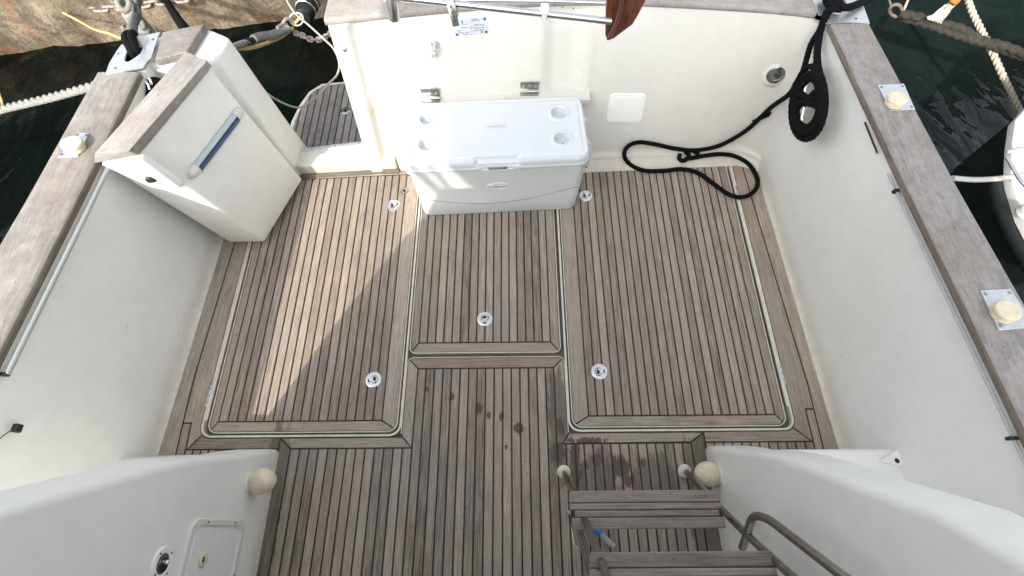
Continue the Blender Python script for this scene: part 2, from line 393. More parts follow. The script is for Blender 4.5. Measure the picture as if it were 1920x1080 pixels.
def tube_bm(bm, path, r, n=12, closed=False, twist=0, amp=0, k=3, taper=None):
    """sweep a ring; amp/k/twist shape laid-rope strands"""
    N = len(path); rings = []; up = None; s = 0
    for i, p in enumerate(path):
        a = path[i - 1] if (i > 0 or closed) else path[0]; b = path[(i + 1) % N] if (i < N - 1 or closed) else path[-1]
        t = (b - a).normalized()
        if up is None: up = Vector((0, 0, 1)) if abs(t.z) < .9 else Vector((1, 0, 0))
        up = (up - t * up.dot(t)).normalized(); side = t.cross(up)
        if i: s += (p - path[i - 1]).length
        rad = (r if not callable(taper) else r * taper(i / (N - 1)))
        ring = []
        for j in range(n):
            th = 2 * math.pi * j / n
            rr = rad * (1 - amp + amp * 2 * abs(math.sin(k * .5 * (th + twist * s)))) if amp else rad
            ring.append(bm.verts.new(p + (side * math.cos(th) + up * math.sin(th)) * rr))
        rings.append(ring)
    for i in range(N if closed else N - 1):
        A, B = rings[i], rings[(i + 1) % N]
        for j in range(n): bm.faces.new((A[j], A[(j + 1) % n], B[(j + 1) % n], B[j]))
    if not closed: bm.faces.new(rings[0][::-1]); bm.faces.new(rings[-1])
def tube(name, pts, r, m, parent=None, n=12, step=.02, closed=False, sm=True, taper=None):
    bm = bmesh.new(); tube_bm(bm, smooth_path(pts, step, closed) if sm else [Vector(p) for p in pts], r, n, closed, taper=taper)
    return bmobj(name, bm, m, parent, 60)
def rope(name, pts, r, m, parent=None, n=18, step=None, closed=False, pitch=6.0, amp=.16, k=3):
    bm = bmesh.new(); tube_bm(bm, smooth_path(pts, step or r * .45, closed), r, n, closed, 2 * math.pi / (r * pitch), amp, k)
    return bmobj(name, bm, m, parent, 80)
def arcpath(pts, rad, n=6):
    """straight legs with rounded bends"""
    pts = [Vector(p) for p in pts]; out = [pts[0]]
    for i in range(1, len(pts) - 1):
        a, b, c = pts[i - 1], pts[i], pts[i + 1]
        d = min(rad, (a - b).length * .45, (c - b).length * .45)
        p, q = b + (a - b).normalized() * d, b + (c - b).normalized() * d
        for j in range(n + 1):
            t = j / n; out.append((1 - t) ** 2 * p + 2 * t * (1 - t) * b + t * t * q)
    out.append(pts[-1]); return out
def lathe(name, prof, c, m, parent=None, n=32, axis=Vector((0, 0, 1)), smooth=40):
    """prof: (radius, height) along axis"""
    q = Vector((0, 0, 1)).rotation_difference(Vector(axis).normalized()); c = Vector(c)
    vs = []; fs = []
    for (r, h) in prof:
        for j in range(n):
            t = 2 * math.pi * j / n; vs.append(c + q @ Vector((r * math.cos(t), r * math.sin(t), h)))
    for i in range(len(prof) - 1):
        for j in range(n):
            fs.append((i * n + j, i * n + (j + 1) % n, (i + 1) * n + (j + 1) % n, (i + 1) * n + j))
    fs.append(tuple(range(n))[::-1]); fs.append(tuple(range((len(prof) - 1) * n, len(prof) * n)))
    return pyd(name, vs, fs, m, parent, smooth)
def text(name, s, size, loc, rot, m, parent, ext=.0006, sx=1.0):
    cu = bpy.data.curves.new(name, 'FONT'); cu.body = s; cu.size = size; cu.extrude = ext; cu.align_x = 'CENTER'; cu.align_y = 'CENTER'
    t = bpy.data.objects.new('tmp', cu); COL.objects.link(t)
    bpy.context.view_layer.update()
    me = bpy.data.meshes.new_from_object(t.evaluated_get(bpy.context.evaluated_depsgraph_get())); bpy.data.objects.remove(t)
    me.name = name; me.materials.clear(); me.materials.append(m)
    mm = Matrix.Translation(loc) @ rot.to_4x4() @ Matrix.Diagonal((sx, 1, 1, 1))
    me.transform(mm); o = bpy.data.objects.new(name, me); COL.objects.link(o)
    o.parent = parent; o.matrix_parent_inverse = WM(parent).inverted(); return o
def rrect(x0, x1, y0, y1, r, n=6):
    out = []
    rs = r if isinstance(r, (tuple, list)) else (r,) * 4     # bl, br, tr, tl
    for (cx, cy, a0, k) in ((x0, y0, 180, 0), (x1, y0, 270, 1), (x1, y1, 0, 2), (x0, y1, 90, 3)):
        rr = rs[k]
        if rr <= 0: out.append(Vector((cx, cy))); continue
        ox = cx + (rr if k in (0, 3) else -rr); oy = cy + (rr if k in (0, 1) else -rr)
        for j in range(n + 1):
            a = R_(a0 + 90 * j / n); out.append(Vector((ox + rr * math.cos(a), oy + rr * math.sin(a))))
    return out
def ringmesh(name, outer, inner, z0, z1, m, parent):
    n = len(outer); vs = [(p[0], p[1], z1) for p in outer] + [(p[0], p[1], z1) for p in inner] + [(p[0], p[1], z0) for p in outer] + [(p[0], p[1], z0) for p in inner]
    fs = []
    for i in range(n):
        j = (i + 1) % n
        fs += [(i, j, n + j, n + i), (i, 2 * n + i, 2 * n + j, j), (n + i, n + j, 3 * n + j, 3 * n + i)]
    return pyd(name, vs, fs, m, parent)
def lerp(a, b, t): return a + (b - a) * t
def interp(tab, y):
    tab = sorted(tab)
    if y <= tab[0][0]: (a, p), (b, q) = tab[0], tab[1]; return p + (q - p) * (y - a) / (b - a)
    for (a, p), (b, q) in zip(tab, tab[1:]):
        if y <= b: return p + (q - p) * (y - a) / (b - a)
    (a, p), (b, q) = tab[-2], tab[-1]; return p + (q - p) * (y - a) / (b - a)
def sst(a, b, x):
    t = min(1, max(0, (x - a) / (b - a))); return t * t * (3 - 2 * t)

# ================================================================== WATER AND QUAY
WZ = -.55
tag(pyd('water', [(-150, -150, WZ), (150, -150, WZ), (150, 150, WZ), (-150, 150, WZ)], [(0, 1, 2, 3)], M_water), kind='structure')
def quay_y(x): return 4.28 + .155 * (x + 1.77)
from mathutils import noise as mn
bm = bmesh.new()
nx, nz = 260, 34; V = []
for i in range(nx + 1):
    x = -14 + 30 * i / nx; row = []
    for j in range(nz + 1):
        z = lerp(-.66, 1.7, j / nz)
        w = mn.fractal(Vector((x * 1.3, z * 1.3, 0)), .8, 2.1, 5) * .09
        under = .30 * max(0, (-.33 - z)) ** 1.0 + .05 * math.sin(x * 2.3) * max(0, -.2 - z)
        edge = mn.noise(Vector((x * 3, 7, 0))) * .03
        row.append(bm.verts.new((x, quay_y(x) - .08 + w + under, z + (edge if j < 6 else 0))))
    V.append(row)
for i in range(nx):
    for j in range(nz): bm.faces.new((V[i][j], V[i + 1][j], V[i + 1][j + 1], V[i][j + 1]))
back = [bm.verts.new((x, quay_y(x) + 9, 1.7)) for x in (-14, 16)]
bm.faces.new([V[i][nz] for i in range(nx + 1)] + [back[1], back[0]])
quay = bmobj('quay', bm, M_stone, None, 60)
tag(quay, 'rough tan stone quay wall with dark and rusty streaks above black water', 'quay')

# ================================================================== COCKPIT DECK
deck = empty('cockpit_deck', (0, 0, 0), kind='structure')
base_poly = [(-1.74, 2.02), (-1.74, -1.6), (1.62, -1.6), (1.62, 2.2), (-.8, 2.1)]
def caulk(poly, z, parent, h=.02, name='caulk_bed', m=M_caulk): return prism(name, poly, z - h, z, m, parent)
GAP = .0037
# bed cut around the hatch openings
OPL, OPC, OPR = (-1.556, -.562, .428), (-.562, .268, .836), (.268, 1.389, .442)
caulk([(-1.75, -1.6), (-1.75, .425), (1.63, .425), (1.63, -1.6)], -.0035, deck)
caulk([(-1.75, .425), (-1.75, 2.0), (-1.55, 2.02), (-1.55, .425)], -.0036, deck)
caulk([(1.385, .425), (1.385, 2.2), (1.63, 2.2), (1.63, .425)], -.0036, deck)
caulk([(-.556, .425), (-.556, .815), (.266, .815), (.266, .425)], -.0036, deck)
pyd('gutter_floor', [(-1.75, .40, -.03), (1.62, .40, -.03), (1.62, 2.25, -.03), (-1.75, 2.1, -.03)], [(0, 1, 2, 3)], M_gut, deck)

def mirror_edge(side):
    if side < 0:
        E_ = [(Pz(303, 850).y, Pz(303, 850).x), (Pz(338, 720).y, Pz(338, 720).x), (Pz(422, 455).y, Pz(422, 455).x), (2.1, -1.69)]
        Mi = [(.36, -1.648), (Pz(360, 720).y, Pz(360, 720).x), (Pz(440, 455).y, Pz(440, 455).x), (2.1, -1.62)]
        return E_, Mi, OPL[0] - .002
    E_ = [(Pz(1572, 838).y, Pz(1572, 838).x), (Pz(1540, 720).y, Pz(1540, 720).x), (Pz(1440, 393).y, Pz(1440, 393).x), (2.16, 1.55)]
    Mi = [(.36, 1.50), (Pz(1515, 720).y, Pz(1515, 720).x), (Pz(1440, 473).y, Pz(1440, 473).x), (2.14, 1.455)]
    return E_, Mi, OPR[1] + .002
for side in (-1, 1):
    Ed, Mi, I = mirror_edge(side)
    yt = 2.0 if side < 0 else 2.15
    ys = [.31 + (yt - .31) * i / 10 for i in range(11)]
    ex = lambda y: interp(Ed, y) + side * .03
    # outer long board with rounded end
    poly = [(ex(y), y) for y in ys] + [(interp(Mi, y), y) for y in ys[::-1]]
    board('edge_board', poly, M_teak, deck, gap=GAP)
    # inner board with the notch and the mitre at its foot
    yn = .50 if side < 0 else .545
    ym = .372 if side < 0 else .388
    w = .042
    p = [(I, yt), (I, .47), (I - side * -.0, .45)]
    oy_ = (.428 if side < 0 else .442) + .058; ocx = (OPL[0] if side < 0 else OPR[1]) - side * .058
    arc1 = [(ocx + side * .060 * math.cos(R_(a)), oy_ - .060 * math.sin(R_(a))) for a in (0, 15, 30, 45)]
    arc2 = [(ocx + side * .060 * math.cos(R_(a)), oy_ - .060 * math.sin(R_(a))) for a in (45, 60, 75, 90)]
    poly = [(I, yt)] + arc1 + [(interp(Mi, ym) - side * (w + .008), ym), (interp(Mi, ym) - side * w, ym), (interp(Mi, yn) - side * w, yn), (interp(Mi, yn), yn)] + [(interp(Mi, y), y) for y in ys if y > yn + .02]
    board('edge_board', poly, M_teak, deck, gap=GAP)
    board('filler_board', [(interp(Mi, yn), yn), (interp(Mi, yn) - side * w, yn), (interp(Mi, .3) - side * w, .3), (interp(Mi, .3), .3)], M_teak, deck, gap=GAP)
    # board across below the hatch, outboard half
    xin = -1.152 if side < 0 else .932
    xm = interp(Mi, ym) - side * (w + .008)
    r = .05; ox = I - side * r; arc = []
    for j in range(4):
        a = R_(45 * j / 3); arc.append((ox + side * r * math.cos(a + R_(45)) , (.478) - r * math.sin(a + R_(45)) ))
    yh = .428 if side < 0 else .442
    poly = [(xm, ym), (xin, ym), (xin, yh - .002)] + arc2[::-1]
    board('margin_board', poly, M_teak, deck, gap=GAP * .8, ang=R_(90))
    # short planks running under the wing
    x = interp(Mi, ym) - side * w
    nn = 12
    for i in range(nn):
        a, b = lerp(x, xin, i / nn), lerp(x, xin, (i + 1) / nn)
        board('plank', [(a, ym), (b, ym), (b, .25), (a, .25)], M_teak, deck, gap=GAP)
# strips below the hatches, inboard half, with mitres
board('margin_board', [(-1.152, .423), (-1.092, .372), (-.500, .372), (-.552, .425)], M_teak, deck, gap=GAP, ang=R_(90))
board('margin_board', [(.233, .386), (.272, .438), (.930, .436), (.862, .388)], M_teak, deck, gap=GAP, ang=R_(90))
board('border_board', [(-1.152, .423), (-1.092, .372), (-1.092, -1.5), (-1.152, -1.5)], M_border, deck, gap=GAP)
board('border_board', [(.930, .436), (.862, .388), (.862, -1.5), (.930, -1.5)], M_border, deck, gap=GAP)
# centre tongue between the hatches: margins and planks
r = .032; tl = []
YT = .828
arcL = [(-.556 + r - r * math.cos(R_(a)), YT - r + r * math.sin(R_(a))) for a in (0, 15, 30, 45)]
arcR = [(.264 - r + r * math.cos(R_(a)), YT - r + r * math.sin(R_(a))) for a in (0, 15, 30, 45)]
board('margin_board', [(-.50, .77)] + arcL[::-1] + [(-.556, .43), (-.506, .376), (-.50, .372)], M_teak, deck, gap=GAP * .8)
board('margin_board', [(.208, .77)] + arcR[::-1] + [(.264, .43), (.238, .39), (.208, .36), ], M_teak, deck, gap=GAP * .8)
arcL2 = [(-.556 + r - r * math.cos(R_(a)), YT - r + r * math.sin(R_(a))) for a in (45, 60, 75, 90)]
arcR2 = [(.264 - r + r * math.cos(R_(a)), YT - r + r * math.sin(R_(a))) for a in (90, 75, 60, 45)]
board('margin_board', [(-.50, .77)] + arcL2 + arcR2 + [(.208, .77)], M_teak, deck, gap=GAP * .8, ang=R_(90))
tube('opening_lip', [(-.5585, .44, -.001), (-.5585, YT - r, -.001)] + [(-.556 + r - (r + .0025) * math.cos(R_(a)), YT - r + (r + .0025) * math.sin(R_(a)), -.001) for a in (15, 45, 75, 90)] + [(.264 - r + (r + .0025) * math.cos(R_(a)), YT - r + (r + .0025) * math.sin(R_(a)), -.001) for a in (90, 75, 45, 15)] + [(.2665, YT - r, -.001), (.2665, .44, -.001)], .0026, M_rim, deck, 8, sm=False)
n = 16
for i in range(n):
    a, b = lerp(-.50, .208, i / n), lerp(-.50, .208, (i + 1) / n)
    board('plank', [(a, .77), (b, .77), (b, -1.5), (a, -1.5)], M_teak, deck, gap=GAP)
n = 13
for i in range(n):
    a, b = lerp(-1.092, -.50, i / n), lerp(-1.092, -.50, (i + 1) / n)
    board('plank', [(a, .372), (b, .372), (b, -1.5), (a, -1.5)], M_teak, deck, gap=GAP)
n = 15
for i in range(n):
    a, b = lerp(.208, .862, i / n), lerp(.208, .862, (i + 1) / n)
    board('plank', [(a, .386), (b, .386), (b, -1.5), (a, -1.5)], M_teak, deck, gap=GAP)
# pale coaming lip round the outer side of each opening
def lip(x0, x1, y0, y1, t, rad, parent, z1=.002, n_=8):
    o = rrect(x0, x1, y0, y1, (rad, rad, 0, 0), n_); i = rrect(x0 + t, x1 - t, y0 + t, y1, (rad - t, rad - t, 0, 0), n_)
    return ringmesh('opening_lip', o, i, -.03, z1, M_rim, parent)
lip(OPL[0], OPL[1] + .002, OPL[2], 2.04, .010, .058, deck)
lip(OPR[0] - .0, OPR[1], OPR[2], 2.15, .010, .058, deck)
# white gutter strips on the hinge sides
box('gutter_strip', (-1.542, 1.24, -.006), (.012, 1.46, .014), M_gel, deck, bev=.004)
box('gutter_strip', (1.377, 1.31, -.006), (.012, 1.5, .014), M_gel, deck, bev=.004)

# ================================================================== HATCHES
def lift_ring(parent, c, ang):
    """flush round pull with a keyhole shaped folding handle"""
    c = Vector((c[0], c[1], 0)); rt = Matrix.Rotation(ang, 3, 'Z')
    b = lathe('lift_ring', [(.034, -.008), (.041, -.002), (.0415, .0015), (.038, .0035), (.030, .0035), (.030, .0030)], c, M_steel, parent, 36)
    # dark recess, keyhole outline
    def key(s, z, w=.0):
        pts = []
        for k in range(25):
            a = R_(-50 + 280 * k / 24); pts.append(Vector((.0225 * s * math.cos(a), .006 + .0175 * s * math.sin(a), z)))
        pts += [Vector((-.0085 * s, -.010 * s, z)), Vector((-.0085 * s, -.027 * s, z)), Vector((.0085 * s, -.027 * s, z)), Vector((.0085 * s, -.010 * s, z))]
        return pts
    def flat(nm, pts, m, z0, z1):
        n = len(pts); vs = [c + rt @ Vector((p.x, p.y, z1)) for p in pts] + [c + rt @ Vector((p.x, p.y, z0)) for p in pts]
        fs = [tuple(range(n))] + [(i, n + i, n + (i + 1) % n, (i + 1) % n) for i in range(n)]
        return pyd(nm, vs, fs, m, b)
    flat('recess', key(1.0, 0), M_dark, .003, .0044)
    flat('pull_handle', key(.86, 0), M_steel, .0044, .0062)
    flat('finger_hole', [Vector((.013 * math.cos(R_(a)) - .002, .008 + .0085 * math.sin(R_(a)), 0)) for a in range(0, 360, 24)], M_dark, .0062, .0068)
    flat('hinge_slot', [Vector((-.0075, -.020, 0)), Vector((-.0075, -.0265, 0)), Vector((.0075, -.0265, 0)), Vector((.0075, -.020, 0))], M_dark, .0062, .0068)
    flat('key_hole', [Vector((.0035 * math.cos(R_(a)) + .0165, .009 + .0035 * math.sin(R_(a)), 0)) for a in range(0, 360, 40)], M_dark, .0062, .0070)
    return b
def hatch(x0, x1, y0, y1, ml, mr, mb, mt, nplank, label, rad, holes, ttop=None, topy=None):
    h = empty('deck_hatch', ((x0 + x1) / 2, (y0 + y1) / 2, 0), label, 'deck hatch', 'teak hatches in the cockpit floor')
    ty = topy if topy else (lambda x: y1)
    # tray below the wood, its edge shows as a cream rim
    t = .0045
    o = rrect(x0, x1, y0, y1, (rad, rad, 0, 0), 8); o = [Vector((p.x, p.y if p.y < y1 - .01 else ty(p.x))) for p in o]
    i_ = rrect(x0 + t, x1 - t, y0 + t, y1, (rad - t, rad - t, 0, 0), 8); i_ = [Vector((p.x, p.y if p.y < y1 - .01 else ty(p.x))) for p in i_]
    ringmesh('rim', o, i_, -.028, .0025, M_rim, h)
    prism('caulk_bed', i_, -.02, -.0036, M_caulk, h)
    X0, X1, Y0 = x0 + t, x1 - t, y0 + t; rr = rad - t
    al = [(X0 + rr - rr * math.cos(R_(a)), Y0 + rr - rr * math.sin(R_(a))) for a in (0, 15, 30, 45)]
    al2 = [(X0 + rr - rr * math.cos(R_(a)), Y0 + rr - rr * math.sin(R_(a))) for a in (45, 60, 75, 90)]
    ar = [(X1 - rr + rr * math.cos(R_(a)), Y0 + rr - rr * math.sin(R_(a))) for a in (0, 15, 30, 45)]
    ar2 = [(X1 - rr + rr * math.cos(R_(a)), Y0 + rr - rr * math.sin(R_(a))) for a in (90, 75, 60, 45)]
    g = GAP * .8
    def strip(poly): return poly
    # side margins
    yt0 = lambda x: ty(x)
    board('margin_board', [(X0, yt0(X0))] + al + [(X0 + ml, Y0 + mb), (X0 + ml, yt0(X0 + ml))], M_teak, h, gap=g)
    board('margin_board', [(X1, yt0(X1))] + ar + [(X1 - mr, Y0 + mb), (X1 - mr, yt0(X1 - mr))], M_teak, h, gap=g)
    board('margin_board', [(X0 + ml, Y0 + mb)] + al2 + ar2 + [(X1 - mr, Y0 + mb)], M_teak, h, gap=g, ang=R_(90))
    if mt: board('margin_board', [(X0 + ml, ty(X0 + ml) - mt), (X1 - mr, ty(X1 - mr) - mt), (X1 - mr, ty(X1 - mr)), (X0 + ml, ty(X0 + ml))], M_teak, h, gap=g, ang=R_(90))
    for i in range(nplank):
        a, b = lerp(X0 + ml, X1 - mr, i / nplank), lerp(X0 + ml, X1 - mr, (i + 1) / nplank)
        board('plank', [(a, Y0 + mb), (b, Y0 + mb), (b, ty(b) - mt), (a, ty(a) - mt)], M_teak, h, gap=GAP)
    for (c, a) in holes: lift_ring(h, c, a)
    return h
tyl = lambda x: 2.03 + .05 * (x + 1.3)
H1 = hatch(-1.522, -.580, .448, 2.03, .040, .076, .052, .028, 18, 'teak hatch partly in bright sun beside the open transom door', .050,
           [(Pz(738, 385), R_(110)), (Pz(700, 712), R_(-75))], topy=tyl)
H2 = hatch(-.552, .250, .852, 2.05, .042, .048, .055, 0, 16, 'smallest teak hatch with the white cooler standing on it', .035,
           [(Pz(909, 598), 0)], topy=lambda x: 2.05)
H3 = hatch(.287, 1.352, .462, 2.13, .080, .045, .052, .030, 21, 'shaded teak hatch between the cooler and the right side with rope loop on it', .050,
           [(Pz(1098, 367), R_(100)), (Pz(1124, 697), R_(95))], topy=lambda x: 2.105 + .04 * (x - .5))
# hinges of the two side hatches
for p, par in ((Pz(392, 742), H1), (Pz(1466, 700), H3), (Pz(1383, 362), H3)):
    box('hinge', (p.x, p.y, .0005), (.014, .11, .006), M_steel, par, bev=.002)
    for k in (-.035, 0, .035): lathe('screw', [(.004, 0), (.004, .001), (.002, .0016)], (p.x, p.y + k, .0034), M_dull, par, 10)
# dark round socket by the cooler and the chrome one on the platform
def socket(c, label, m1, r=.026):
    s = empty('deck_socket', c, label, 'deck fitting')
    lathe('flange', [(r, -.004), (r, .003), (r * .9, .0045), (r * .35, .0045), (r * .33, .0045)], c, m1, s, 28)
    lathe('hole', [(r * .36, .0042), (r * .36, .0052)], c, M_dark, s, 16)
    for a in (0, 120, 240):
        q = Vector(c) + Vector((math.cos(R_(a + 20)), math.sin(R_(a + 20)), 0)) * r * .66
        lathe('screw', [(.0035, .004), (.003, .0058)], q, M_steel, s, 10)
    return s
socket(Pz(758, 358, 0), 'small dark round fitting in the teak beside the cooler corner', M_dull)

# ================================================================== SIDES (bulwarks)
INR = [(2.30, 1.515), (2.162, 1.52), (1.219, 1.556), (.434, 1.599), (-.6, 1.64), (-1.8, 1.66)]
OUT = [(2.30, 1.70), (2.177, 1.711), (1.191, 1.763), (.716, 1.80), (-.6, 1.87), (-1.8, 1.90)]
DKR = [(2.155, 1.534), (.361, 1.572), (-1.8, 1.60)]
def bulwark(side, y1, name):
    ys = [-1.8 + (y1 + 1.8) * i / 30 for i in range(31)]
    vs = []; rows = []
    for y in ys:
        inn, out, dk = interp(INR, y), interp(OUT, y), interp(DKR, y)
        pr = [(dk - .03, -.02), (dk - .004, -.004), (dk + .004, .006), (dk + .012, .022), (dk + .016, .05), (lerp(dk + .016, inn, .5) + .012, .45), (inn + .012, .80), (inn + .012, .886), (out - .02, .886), (out - .01, .82), (out - .02, .2), (out - .12, -.7)]
        row = []
        for (x, z) in pr:
            X = x if side > 0 else -.16 - x
            row.append(len(vs)); vs.append((X, y, z))
        rows.append(row)
    fs = []; m = len(rows[0])
    for i in range(30):
        for j in range(m - 1):
            q = (rows[i][j], rows[i + 1][j], rows[i + 1][j + 1], rows[i][j + 1]); fs.append(q if side > 0 else q[::-1])
    fs.append(tuple(rows[-1])); 
    return tag(pyd(name, vs, fs, M_gel, None, 35), kind='structure')
BR = bulwark(1, 2.20, 'right_bulwark')
BL = bulwark(-1, 2.10, 'left_bulwark')
def cap_rail(side, y0, y1, parent, dz=0):
    ys = [y0 + (y1 - y0) * i / 24 for i in range(25)]; vs = []; fs = []
    ymid = (y0 + y1) / 2; prof = None
    for y in ys:
        inn, out = interp(INR, y), interp(OUT, y)
        pr = [(inn + .004, .887), (inn - .002, .892), (inn - .001, .905), (inn + .006, .915), (inn + .018, .921), (out - .008, .921), (out - .001, .915), (out, .888)]
        for (x, z) in pr: vs.append((x if side > 0 else -.16 - x, y - ymid, z))
    m = 8
    for i in range(24):
        for j in range(m - 1):
            q = (i * m + j, (i + 1) * m + j, (i + 1) * m + j + 1, i * m + j + 1); fs.append(q if side > 0 else q[::-1])
    fs.append(tuple(range(m))); fs.append(tuple(range(24 * m, 25 * m)))
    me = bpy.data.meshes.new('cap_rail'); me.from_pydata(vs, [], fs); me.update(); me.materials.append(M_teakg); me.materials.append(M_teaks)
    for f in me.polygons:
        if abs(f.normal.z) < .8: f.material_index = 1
    me.shade_smooth(); me.set_sharp_from_angle(angle=R_(50))
    o = bpy.data.objects.new('cap_rail', me); COL.objects.link(o); o.location = (0, ymid, 0); o.parent = parent
    return o
cap_rail(1, -1.7, 2.17, BR); cap_rail(-1, -1.7, 1.895, BL)
# conduits tucked below the caps
pl = [( -.16 - interp(INR, y) + .014, y, .872) for y in (1.62, 1.2, .8, .5)]
tube('conduit', pl, .0095, M_grey, BL, 12, .05)
pr = [(interp(INR, y) - .004, y, .874) for y in (1.32, .9, .4, 0, -.6)]
tube('conduit', pr, .0045, M_grey, BR, 10, .05)
p = Pz(8, 702, .872); box('cable_tie', (p.x, p.y, .872), (.026, .012, .024), M_blackp, BL, bev=.004)
p = Pz(1900, 822, .874); box('cable_tie', (p.x - .004, p.y, .874), (.03, .012, .022), M_blackp, BR, bev=.003)
p = Pz(1683, 357, .88); box('cable_tie', (p.x - .004, p.y, .874), (.02, .014, .022), M_blackp, BR, bev=.003)
q1, q2 = Pz(1622, 228, .872), Pz(1650, 286, .872)
hang = box('cap_shadow', ((q1.x + q2.x) / 2 - .004, (q1.y + q2.y) / 2, .868), (.004, abs(q1.y - q2.y), .008), M_blackp, BR, bev=.001)  # thin black strip standing in for the shadow below the cap
# small black clip with a wire on the left side
p = Px(32, 803, -1.745)
clip = box('wire_clip', p, (.02, .03, .03), M_blackp, None, bev=.006, seg=3); tag(clip, 'small black clip with a thin wire on the left inner side', 'clip')
tube('wire', [p, p + Vector((-.02, -.03, .02)), p + Vector((-.02, -.12, .05)), p + Vector((-.02, -.3, .09))], .0018, M_blackp, clip, 6)
# stern half of the side deck steps behind the wings
for side, nm in ((1, 'right_side_step'), (-1, 'left_side_step')):
    xs = (1.05, 1.68) if side > 0 else (-1.84, -1.21); zt_ = .33 if side > 0 else .21
    o = hexa(nm, [(xs[0], .305, zt_), (xs[1], .305, zt_), (xs[1], -1.7, zt_), (xs[0], -1.7, zt_)], [(xs[0], .352, -.02), (xs[1], .352, -.02), (xs[1], -1.7, -.02), (xs[0], -1.7, -.02)], M_gel, None, .02, 4)
    tag(o, kind='structure')
    # moulded drain
    cx = 1.60 if side > 0 else -1.76
    if side < 0: continue
    t3 = [Pz(u, v, .345) for u, v in ((1650, 864), (1684, 842), (1700, 874))]; b3 = [Pz(u, v, .32) for u, v in ((1644, 868), (1688, 838), (1706, 880))]
    d = hexa('moulded_drain', [tuple(p) for p in t3], [tuple(p) for p in b3], M_gel, o, .006)
    lathe('drain_hole', [(.010, -.004), (.010, .0015)], Pz(1682, 864, .345), M_dark, o, 16)

# ================================================================== TRANSOM
XL, XR = -.895, 1.56
TT = [(Pz(u, v, .889).x, Pz(u, v, .889).y) for u, v in [(605, 48), (725, 36), (835, 25), (920, 17), (1040, 11), (1147, 10), (1213, 12), (1330, 18), (1440, 25), (1530, 34)]]
TT = [(-.93, TT[0][1])] + TT + [(1.7, TT[-1][1] - .015)]
def t_y(x, z):
    yb = 2.05 + .045 * (x + .8); yt = interp(TT, x)
    t = max(0, z) / .88; y = yb + (yt - yb) * t ** lerp(.85, .5, sst(.9, 1.5, x)) if x > .44 else yb + .02 + (yt - yb - .02) * t
    # column, gutter, step panel on the left
    y += -.035 * (1 - sst(-.82, -.785, x)) + .035 * (sst(-.80, -.775, x) - sst(-.725 + .05 * (1 - z), -.70 + .05 * (1 - z), x)) + .012 * (sst(-.70, -.68, x) - sst(-.585, -.56, x))
    # shallow moulded recess
    y += .028 * (sst(.155, .235, x) - sst(.315, .42, x)) * sst(.1, .3, z)
    # coved corners
    y -= .09 * max(0, (x - 1.40) / .16) ** 2
    y -= .05 * (1 - sst(0, .045, z)) ** 2 if x > .44 else 0
    # left rounded edge of the column
    if x < -.865: y += .03 * ((-.865 - x) / .03) ** 2
    # step along the foot on the right
    if x > .44: y += -.022 * (1 - sst(.052, .066, z))
    return y
xs = sorted(set([XL + .03 * k / 5 for k in range(6)] + [-.865 + i * .012 for i in range(36)] + [-.43 + i * .04 for i in range(13)] + [.09 + i * .015 for i in range(26)] + [.48 + i * .06 for i in range(16)] + [1.40 + i * .016 for i in range(11)]))
zs = [-.03, 0, .01, .02, .03, .045, .052, .059, .066, .09] + [.13 + i * .05 for i in range(15)] + [.886]
vs = [(x, t_y(x, z), z) for x in xs for z in zs]; nz = len(zs); fs = []
for i in range(len(xs) - 1):
    for j in range(nz - 1): fs.append((i * nz + j, (i + 1) * nz + j, (i + 1) * nz + j + 1, i * nz + j + 1))
o_ = len(vs)
# top, outside and the passage jamb
for x in xs: vs += [(x, 2.42, .886), (x, 2.47, -.16)]
for i in range(len(xs) - 1):
    fs += [((i) * nz + nz - 1, (i + 1) * nz + nz - 1, o_ + 2 * (i + 1), o_ + 2 * i), (o_ + 2 * i, o_ + 2 * (i + 1), o_ + 2 * (i + 1) + 1, o_ + 2 * i + 1)]
fs.append(tuple(range(nz)) + (o_, o_ + 1))
fs.append(tuple(range((len(xs) - 1) * nz, len(xs) * nz))[::-1] + (o_ + 2 * (len(xs) - 1) + 1, o_ + 2 * (len(xs) - 1)))
TR = tag(pyd('transom', vs, fs, M_gelw, None, 50), kind='structure')
# teak cap over the transom
n = 30; vs = []; fs = []
for i in range(n + 1):
    x = lerp(-.905, 1.485, i / n); yi = interp(TT, x) - .004
    for (y, z) in ((yi + .006, .887), (yi, .893), (yi, .91), (yi + .006, .918), (yi + .02, .922), (yi + .23, .922), (yi + .24, .887)): vs.append((x, y - 2.3, z))
for i in range(n):
    for j in range(6): fs.append((i * 7 + j, (i + 1) * 7 + j, (i + 1) * 7 + j + 1, i * 7 + j + 1))
fs.append(tuple(range(7))[::-1]); fs.append(tuple(range(n * 7, n * 7 + 7)))
# grain runs along x: build turned so local Y is the grain
vs = [(v[1], -v[0], v[2]) for v in vs]
me = bpy.data.meshes.new('transom_cap'); me.from_pydata(vs, [], fs); me.update(); me.materials.append(M_teakg); me.shade_smooth(); me.set_sharp_from_angle(angle=R_(50))
o = bpy.data.objects.new('cap_rail', me); COL.objects.link(o); o.location = (0, 2.3, 0); o.rotation_euler = (0, 0, R_(90)); o.parent = TR
